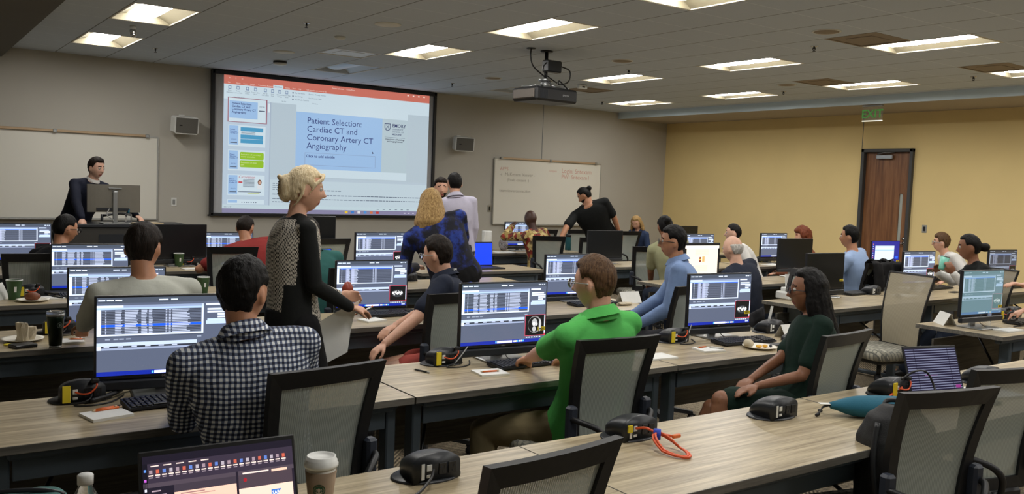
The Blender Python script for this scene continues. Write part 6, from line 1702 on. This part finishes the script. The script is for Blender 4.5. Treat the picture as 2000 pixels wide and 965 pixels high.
# near row
person('person in a navy and white gingham shirt seen from behind, nearest the camera', 1.10, 3.06, -6, (1.03, 3.05, 1.250), 'tan', ('short', 'black'), 'gingham', 'long', bottom=GREYT, hyaw=-40, hpitch=-2, lh=(.95, 3.44, .79), rh=(1.34, 3.42, .80), w=1.13, vox=.009, collar=True, fold=.007, hint=((-.25, -.8, -1), (.4, -.8, -.9)))
person('person in a bright green polo with glasses typing at the heart scan monitor', 2.68, 3.13, 2, (2.62, 3.02, 1.235), 'light', ('short', 'brown'), 'green', 'short', bottom=KHAKI, hyaw=22, hpitch=-4, lh=(2.62, 3.50, .80), rh=(2.86, 3.46, .80), w=1.05, vox=.009, collar=True, glasses=M['silver'], hint=((-1, -.2, -.5), (.9, -.3, -.7)), lf=(2.30, 3.35, .085), rf=(2.75, 3.42, .085))
gd = person('woman with long black hair and glasses in a dark green dress, turned left', 4.02, 2.93, 50, (4.12, 2.97, 1.150), 'brown', ('long', 'black'), 'dgreen', 'short', legs='skirt', bottom=CL['dgreen'], hyaw=-2, hpitch=0, lh=(3.68, 2.92, .68), rh=(3.70, 3.02, .66), vox=.009, female=True, glasses=M['bracket'], lips=LIPD, lf=(3.50, 3.03, .17), rf=(3.58, 3.30, .085), extra={'len': .42, 'half': 96, 'fat': 1.15, 'drift': 2.6}, hint=((0, -.5, -1), (0, -.5, -1)), curl=(.4, .5), hdir=((-.9, .3, -.2), (-.9, -.1, -.3)), w=1.08)
# second row
person('person in a pale grey shirt seen from behind between two lit monitors', 1.05, 4.45, 0, (1.04, 4.56, 1.285), 'tan', ('short', 'dkbrown'), 'pale', 'long', bottom=GREYT, hyaw=-30, hpitch=-6, lh=(.85, 5.1, .80), rh=(1.3, 5.1, .80), w=1.14, vox=.0105, fold=.006)
person('person in a navy polo with a lettered lanyard, glasses and salmon shorts', 2.95, 4.72, 52, (2.90, 4.88, 1.200), 'light', ('short', 'dkbrown'), 'navy', 'short', legs='shorts', bottom=CL['salmon'], hyaw=-20, hpitch=-8, lh=(2.34, 4.60, .66), rh=(2.42, 4.78, .70), w=1.08, vox=.0095, collar=True, glasses=M['silver'], lanyard=True, hint=((-.4, -.5, -1), (.4, -.2, -1)), lf=(2.38, 4.9, .085), rf=(2.5, 5.1, .085))
person('person in a blue button shirt with dark glasses, looking left', 4.92, 4.58, 40, (4.86, 4.72, 1.285), 'tan', ('short', 'black'), 'blue', 'long', bottom=GREYT, hyaw=6, lh=(4.58, 4.74, .68), rh=(4.72, 4.98, .70), w=1.08, vox=.0095, collar=True, glasses=BR, fold=.007, hint=((-.5, -.9, -.8), (.7, -.5, -.6)))
# standing blonde woman
bw = person('blonde woman standing in a black and white patterned cardigan, holding papers', 1.74, 4.38, -90, (1.80, 4.40, 1.600), 'light', ('updo', 'blonde'), 'knit', 'long', bottom=BLACKC, sit=False, hyaw=-16, hpitch=-3, rh=(2.00, 4.24, .99), lh=(2.05, 4.50, 1.02), female=True, vox=.0085, w=1.02, fold=.003, curl=(.9, 1.0), palm=((0, -1, 0), (0, .2, -1)), hdir=((1, .1, -.1), (.95, .05, -.15)), hips=.93, hint=((-.2, -.9, -1), (.3, -.9, -.8)))
# third row
person('person in a dark jacket with glasses at the far left, looking right', 1.12, 7.72, -52, (1.20, 7.88, 1.175), 'tan', ('crop', 'black'), 'jacket', 'long', bottom=GREYT, hyaw=-16, hpitch=-10, w=1.15, vox=.012, glasses=BR)
person('person in a dark teal shirt behind the standing blonde woman', 2.70, 6.32, -6, (2.66, 6.40, 1.24), 'light', ('crop', 'dkbrown'), 'teals', 'short', bottom=GREYT, hyaw=-24, hpitch=-6, w=1.08, vox=.0125, collar=True)
person('person in a dark red shirt hunched over the table at left', 2.90, 8.02, -8, (2.82, 8.34, 1.165), 'tan', ('crop', 'dkbrown'), 'red', 'short', bottom=DENIM, hyaw=-26, hpitch=-22, lh=(2.50, 8.50, .80), rh=(3.1, 8.66, .80), w=1.18, vox=.0115, hint=((-1, -.2, -.6), (.9, -.2, -.7)))
person('blonde woman from behind in a blue tie-dye blouse', 3.88, 6.22, -22, (3.70, 6.36, 1.490), 'light', ('long', 'dblonde'), 'tiedye', 'long', bottom=BLACKC, sit=False, hyaw=0, hpitch=-14, lh=(3.72, 6.60, .94), rh=(4.18, 6.62, 1.0), female=True, w=1.42, vox=.010, fold=.006, hips=.90, extra={'len': .22, 'half': 100, 'fat': 1.5}, hint=((-.5, -.3, -1), (1, -.2, -.5)), coat=1)
person('person in a lavender shirt standing at the front with back turned', 5.12, 8.18, -22, (5.07, 8.22, 1.665), 'light', ('crop', 'black'), 'lav', 'long', bottom=GREYT, sit=False, hyaw=4, w=1.02, vox=.0125, collar=True)
person('bearded person whose face shows beside the lavender shirt', 5.30, 8.80, 172, (5.20, 8.72, 1.60), 'light', ('short', 'dkbrown'), 'black', 'long', bottom=GREYT, sit=False, hyaw=-14, vox=.0125, extra={'beard': 1})
person('person in a navy suit leaning on the lectern at the far left', 1.80, 11.42, 200, (2.01, 11.10, 1.68), 'pale', ('side', 'dkbrown'), 'suit', 'long', bottom=BLACKC, sit=False, hyaw=14, hpitch=-8, rh=(1.80, 10.72, 1.10), lh=(2.45, 10.85, 1.10), vox=.0105, w=1.08, collar='white', hips=.95, coat=1, extra={'front': 'white'})
# the shirt front of the suit
person('person in a bold red and gold print shirt, seen from behind at the far table', 7.26, 9.50, 14, (7.16, 9.62, 1.225), 'dark', ('none', 'black'), 'african', 'long', bottom=DENIM, hyaw=-10, hpitch=-6, lh=(6.98, 9.78, 1.12), rh=(7.55, 9.95, .80), w=1.15, vox=.0125, hint=((-1, .1, -.6), (.9, -.2, -.6)))
person('person in a black t-shirt with a hair bun leaning over a table', 8.36, 9.50, -22, (7.95, 9.45, 1.565), 'tan', ('topbun', 'black'), 'black', 'short', bottom=DENIM, sit=False, hyaw=58, hpitch=-34, lh=(7.46, 9.36, .92), rh=(8.60, 9.32, .95), w=1.28, vox=.0115, extra={'beard': 1}, hint=((-.6, -.6, 0), (.9, -.4, 0)), hips=.98)
person('person in an olive shirt with black tied hair, behind the blue shirt', 7.10, 6.80, -20, (7.00, 6.93, 1.28), 'brown', ('topbun', 'black'), 'olive', 'short', bottom=DENIM, hyaw=-10, hpitch=-10, w=1.05, vox=.0125)
person('blonde woman in a blue top at the far corner, head bowed', 10.62, 11.1, 100, (10.45, 11.02, 1.12), 'light', ('long', 'dblonde'), 'denimblue', 'short', bottom=DENIM, hyaw=14, hpitch=-30, female=True, vox=.0125, extra={'len': .12})
person('person with short dark hair in profile before the ochre wall', 8.74, 7.08, 56, (8.56, 7.30, 1.185), 'pale', ('crop', 'black'), 'white', 'short', bottom=GREYT, hyaw=-16, w=1.0, vox=.0115, extra={'stub': 1})
person('white haired balding person in a dark jacket, back to the camera', 6.48, 5.32, 10, (6.36, 5.42, 1.165), 'pale', ('bald', 'white'), 'navy', 'long', bottom=GREYT, hyaw=-2, hpitch=-6, w=1.2, vox=.0115)
person('person with curly red hair behind two switched off monitors', 9.78, 7.1, 30, (9.72, 7.14, 1.15), 'light', ('curly', 'red'), 'rust', 'long', bottom=DENIM, hyaw=20, hpitch=-6, female=True, vox=.0125)
person('person in a light blue shirt with thick black hair near the door', 8.66, 5.62, 14, (8.55, 5.68, 1.25), 'tan', ('side', 'black'), 'lblue', 'long', bottom=GREYT, hyaw=8, lh=(8.3, 5.95, .80), rh=(8.95, 5.95, .80), w=1.1, vox=.0115)
person('person with wavy brown hair and pale glasses right of the door', 11.2, 5.72, 54, (10.98, 5.98, 1.155), 'light', ('bang', 'brown'), 'white', 'short', bottom=GREYT, hyaw=-24, vox=.0115, glasses=M['silver'])
wb = person('woman with a black hair bun drinking from a mint tumbler', 8.30, 4.02, 46, (8.20, 4.20, 1.258), 'brown', ('bun', 'black'), 'black', 'short', bottom=DENIM, hyaw=-12, hpitch=-6, lh=(7.82, 4.12, 1.03), rh=(7.86, 4.29, 1.02), female=True, vox=.0105, w=1.05, hint=((-.2, -.3, -1), (.3, -.2, -1)), curl=(1.0, 1.0), palm=((.6, .7, 0), (-.6, -.6, 0)), hdir=((-.5, .2, .8), (-.5, -.1, .8)), lf=(7.75, 4.25, .085), rf=(7.95, 4.6, .085))
person('person cut by the right edge with bare forearm, wrist band and blue jeans', 7.50, 2.78, 26, (7.58, 2.96, 1.27), 'light', ('short', 'brown'), 'lav', 'short', bottom=DENIM, lh=(7.02, 3.26, .81), rh=(7.30, 3.33, 1.04), vox=.011, lf=(7.02, 3.12, .085), rf=(7.3, 3.2, .085), hint=((-.3, -.8, -.4), None))
# white undersleeves of the woman with the bun
a, e, wv = wb['AR'][-1]
for s_ in (-1, 1):
    a, e, wv = wb['AR'][s_]; m = MB(); limb(m, [a + (e - a) * .66, e, e + (wv - e) * .5, wv - (wv - e) * .03], [.049, .047, .043, .036]); me = rem(m, .011, 2, .004, 14); me.materials.append(CL['white']); link('undersleeve', me, wb['root'])
t = thing('steel_tumbler', 'mint tumbler with a steel rim held to the mouth', 'tumbler', (7.79, 4.22, 1.06), 0); t.scale = (.85, .85, .75)
t.rotation_euler = (RAD(4), RAD(16), 0)
m = MB(); m.lathe([(.034, 0), (.036, .01), (.046, .15)], 28); m.build('tumbler_wall', plain('mint_enamel', hx(120, 200, 178), .35), t)
m = MB(); m.lathe([(.046, .15), (.0475, .165), (.04, .17), (.001, .168)], 28); m.build('lid', M['silver'], t)
# papers and pen held by the standing woman
Wr = bw['AR'][1][2]; Wl = bw['AR'][-1][2]
inv = bw['Mi'].inverted(); wr = inv @ Wr; wl = inv @ Wl
m = MB(); n = 12
c0 = wr + Vector((-.02, .03, -.03))
for k in range(n + 1):
    for j in range(n + 1):
        u, v = j / n, k / n
        bend = .03 * sin(u * 3.0 + 1) + .02 * sin(v * 4)
        m.v.append((c0.x - .15 + .23 * u - .06 * v, c0.y + bend + .03 * v, c0.z + .0 - .28 * v + .07 * u - .12 * (1 - u) * (1 - v) * .0 - .06 * (1 - u)))
m.f = [(k * (n + 1) + j, k * (n + 1) + j + 1, (k + 1) * (n + 1) + j + 1, (k + 1) * (n + 1) + j) for k in range(n) for j in range(n)]; m.mi = [0] * len(m.f); m.col = [None] * len(m.f); m.sm = [True] * len(m.f)
tag(m.build('paper_sheets', M['paper']), 'white papers hanging from the hand of the standing blonde woman', 'papers')
pt_ = wr + Vector((.075, 0.0, -.03))
stick('pen', tuple(pt_ + Vector((-.05, 0, -.01))), tuple(pt_ + Vector((.06, .01, .03))), 'red and white pen in the hand of the standing blonde woman', 'pen', 'white', 'orange')
# wrist band and lapels
m = MB(); W_ = Vector((7.045, 3.235, .815)); m.tube([tuple(W_ + Vector((.034 * cos(a) * .6, .034 * cos(a) * -.8, .034 * sin(a)))) for a in [2 * pi * j / 14 for j in range(15)]], .008, 6)
tag(m.build('wrist_band', M['black']), 'black wrist band on the forearm at the right edge', 'wrist band')
# jacket draped on the chair near the light blue shirt
m = MB(); c = Vector((8.36, 5.16, .98)); rows = []
for k, (yy, zz, ww) in enumerate(((-.06, -.38, .20), (-.075, -.15, .23), (-.06, .03, .25), (0, .075, .24), (.05, .03, .22), (.06, -.2, .2))):
    rows.append([(c.x + (ww + .02 * sin(j * 2.1)) * (j / 10 * 2 - 1) , c.y + yy + .015 * sin(j * 1.7 + k), c.z + zz + .012 * sin(j * 1.3)) for j in range(11)])
v = [q for r in rows for q in r]; th = [(q[0], q[1] - .018 if k < 33 else q[1] + .018, q[2] + .012) for k, q in enumerate(v)]
nn = len(v); F = [(k * 11 + j, k * 11 + j + 1, (k + 1) * 11 + j + 1, (k + 1) * 11 + j) for k in range(5) for j in range(10)]
F2 = [tuple(q + nn for q in f[::-1]) for f in F]; rim = [k * 11 for k in range(6)] + [55 + j for j in range(1, 11)] + [10 + 11 * k for k in range(4, -1, -1)] + [j for j in range(9, 0, -1)]
F3 = [(rim[k], rim[(k + 1) % len(rim)], rim[(k + 1) % len(rim)] + nn, rim[k] + nn) for k in range(len(rim))]
m.add(v + th, F + F2 + F3); me = rem(m, .014, 2, .01, 9); me.materials.append(BLACKC); tag(link('draped_jacket', me), 'dark jacket draped over the chair behind the light blue shirt', 'jacket')
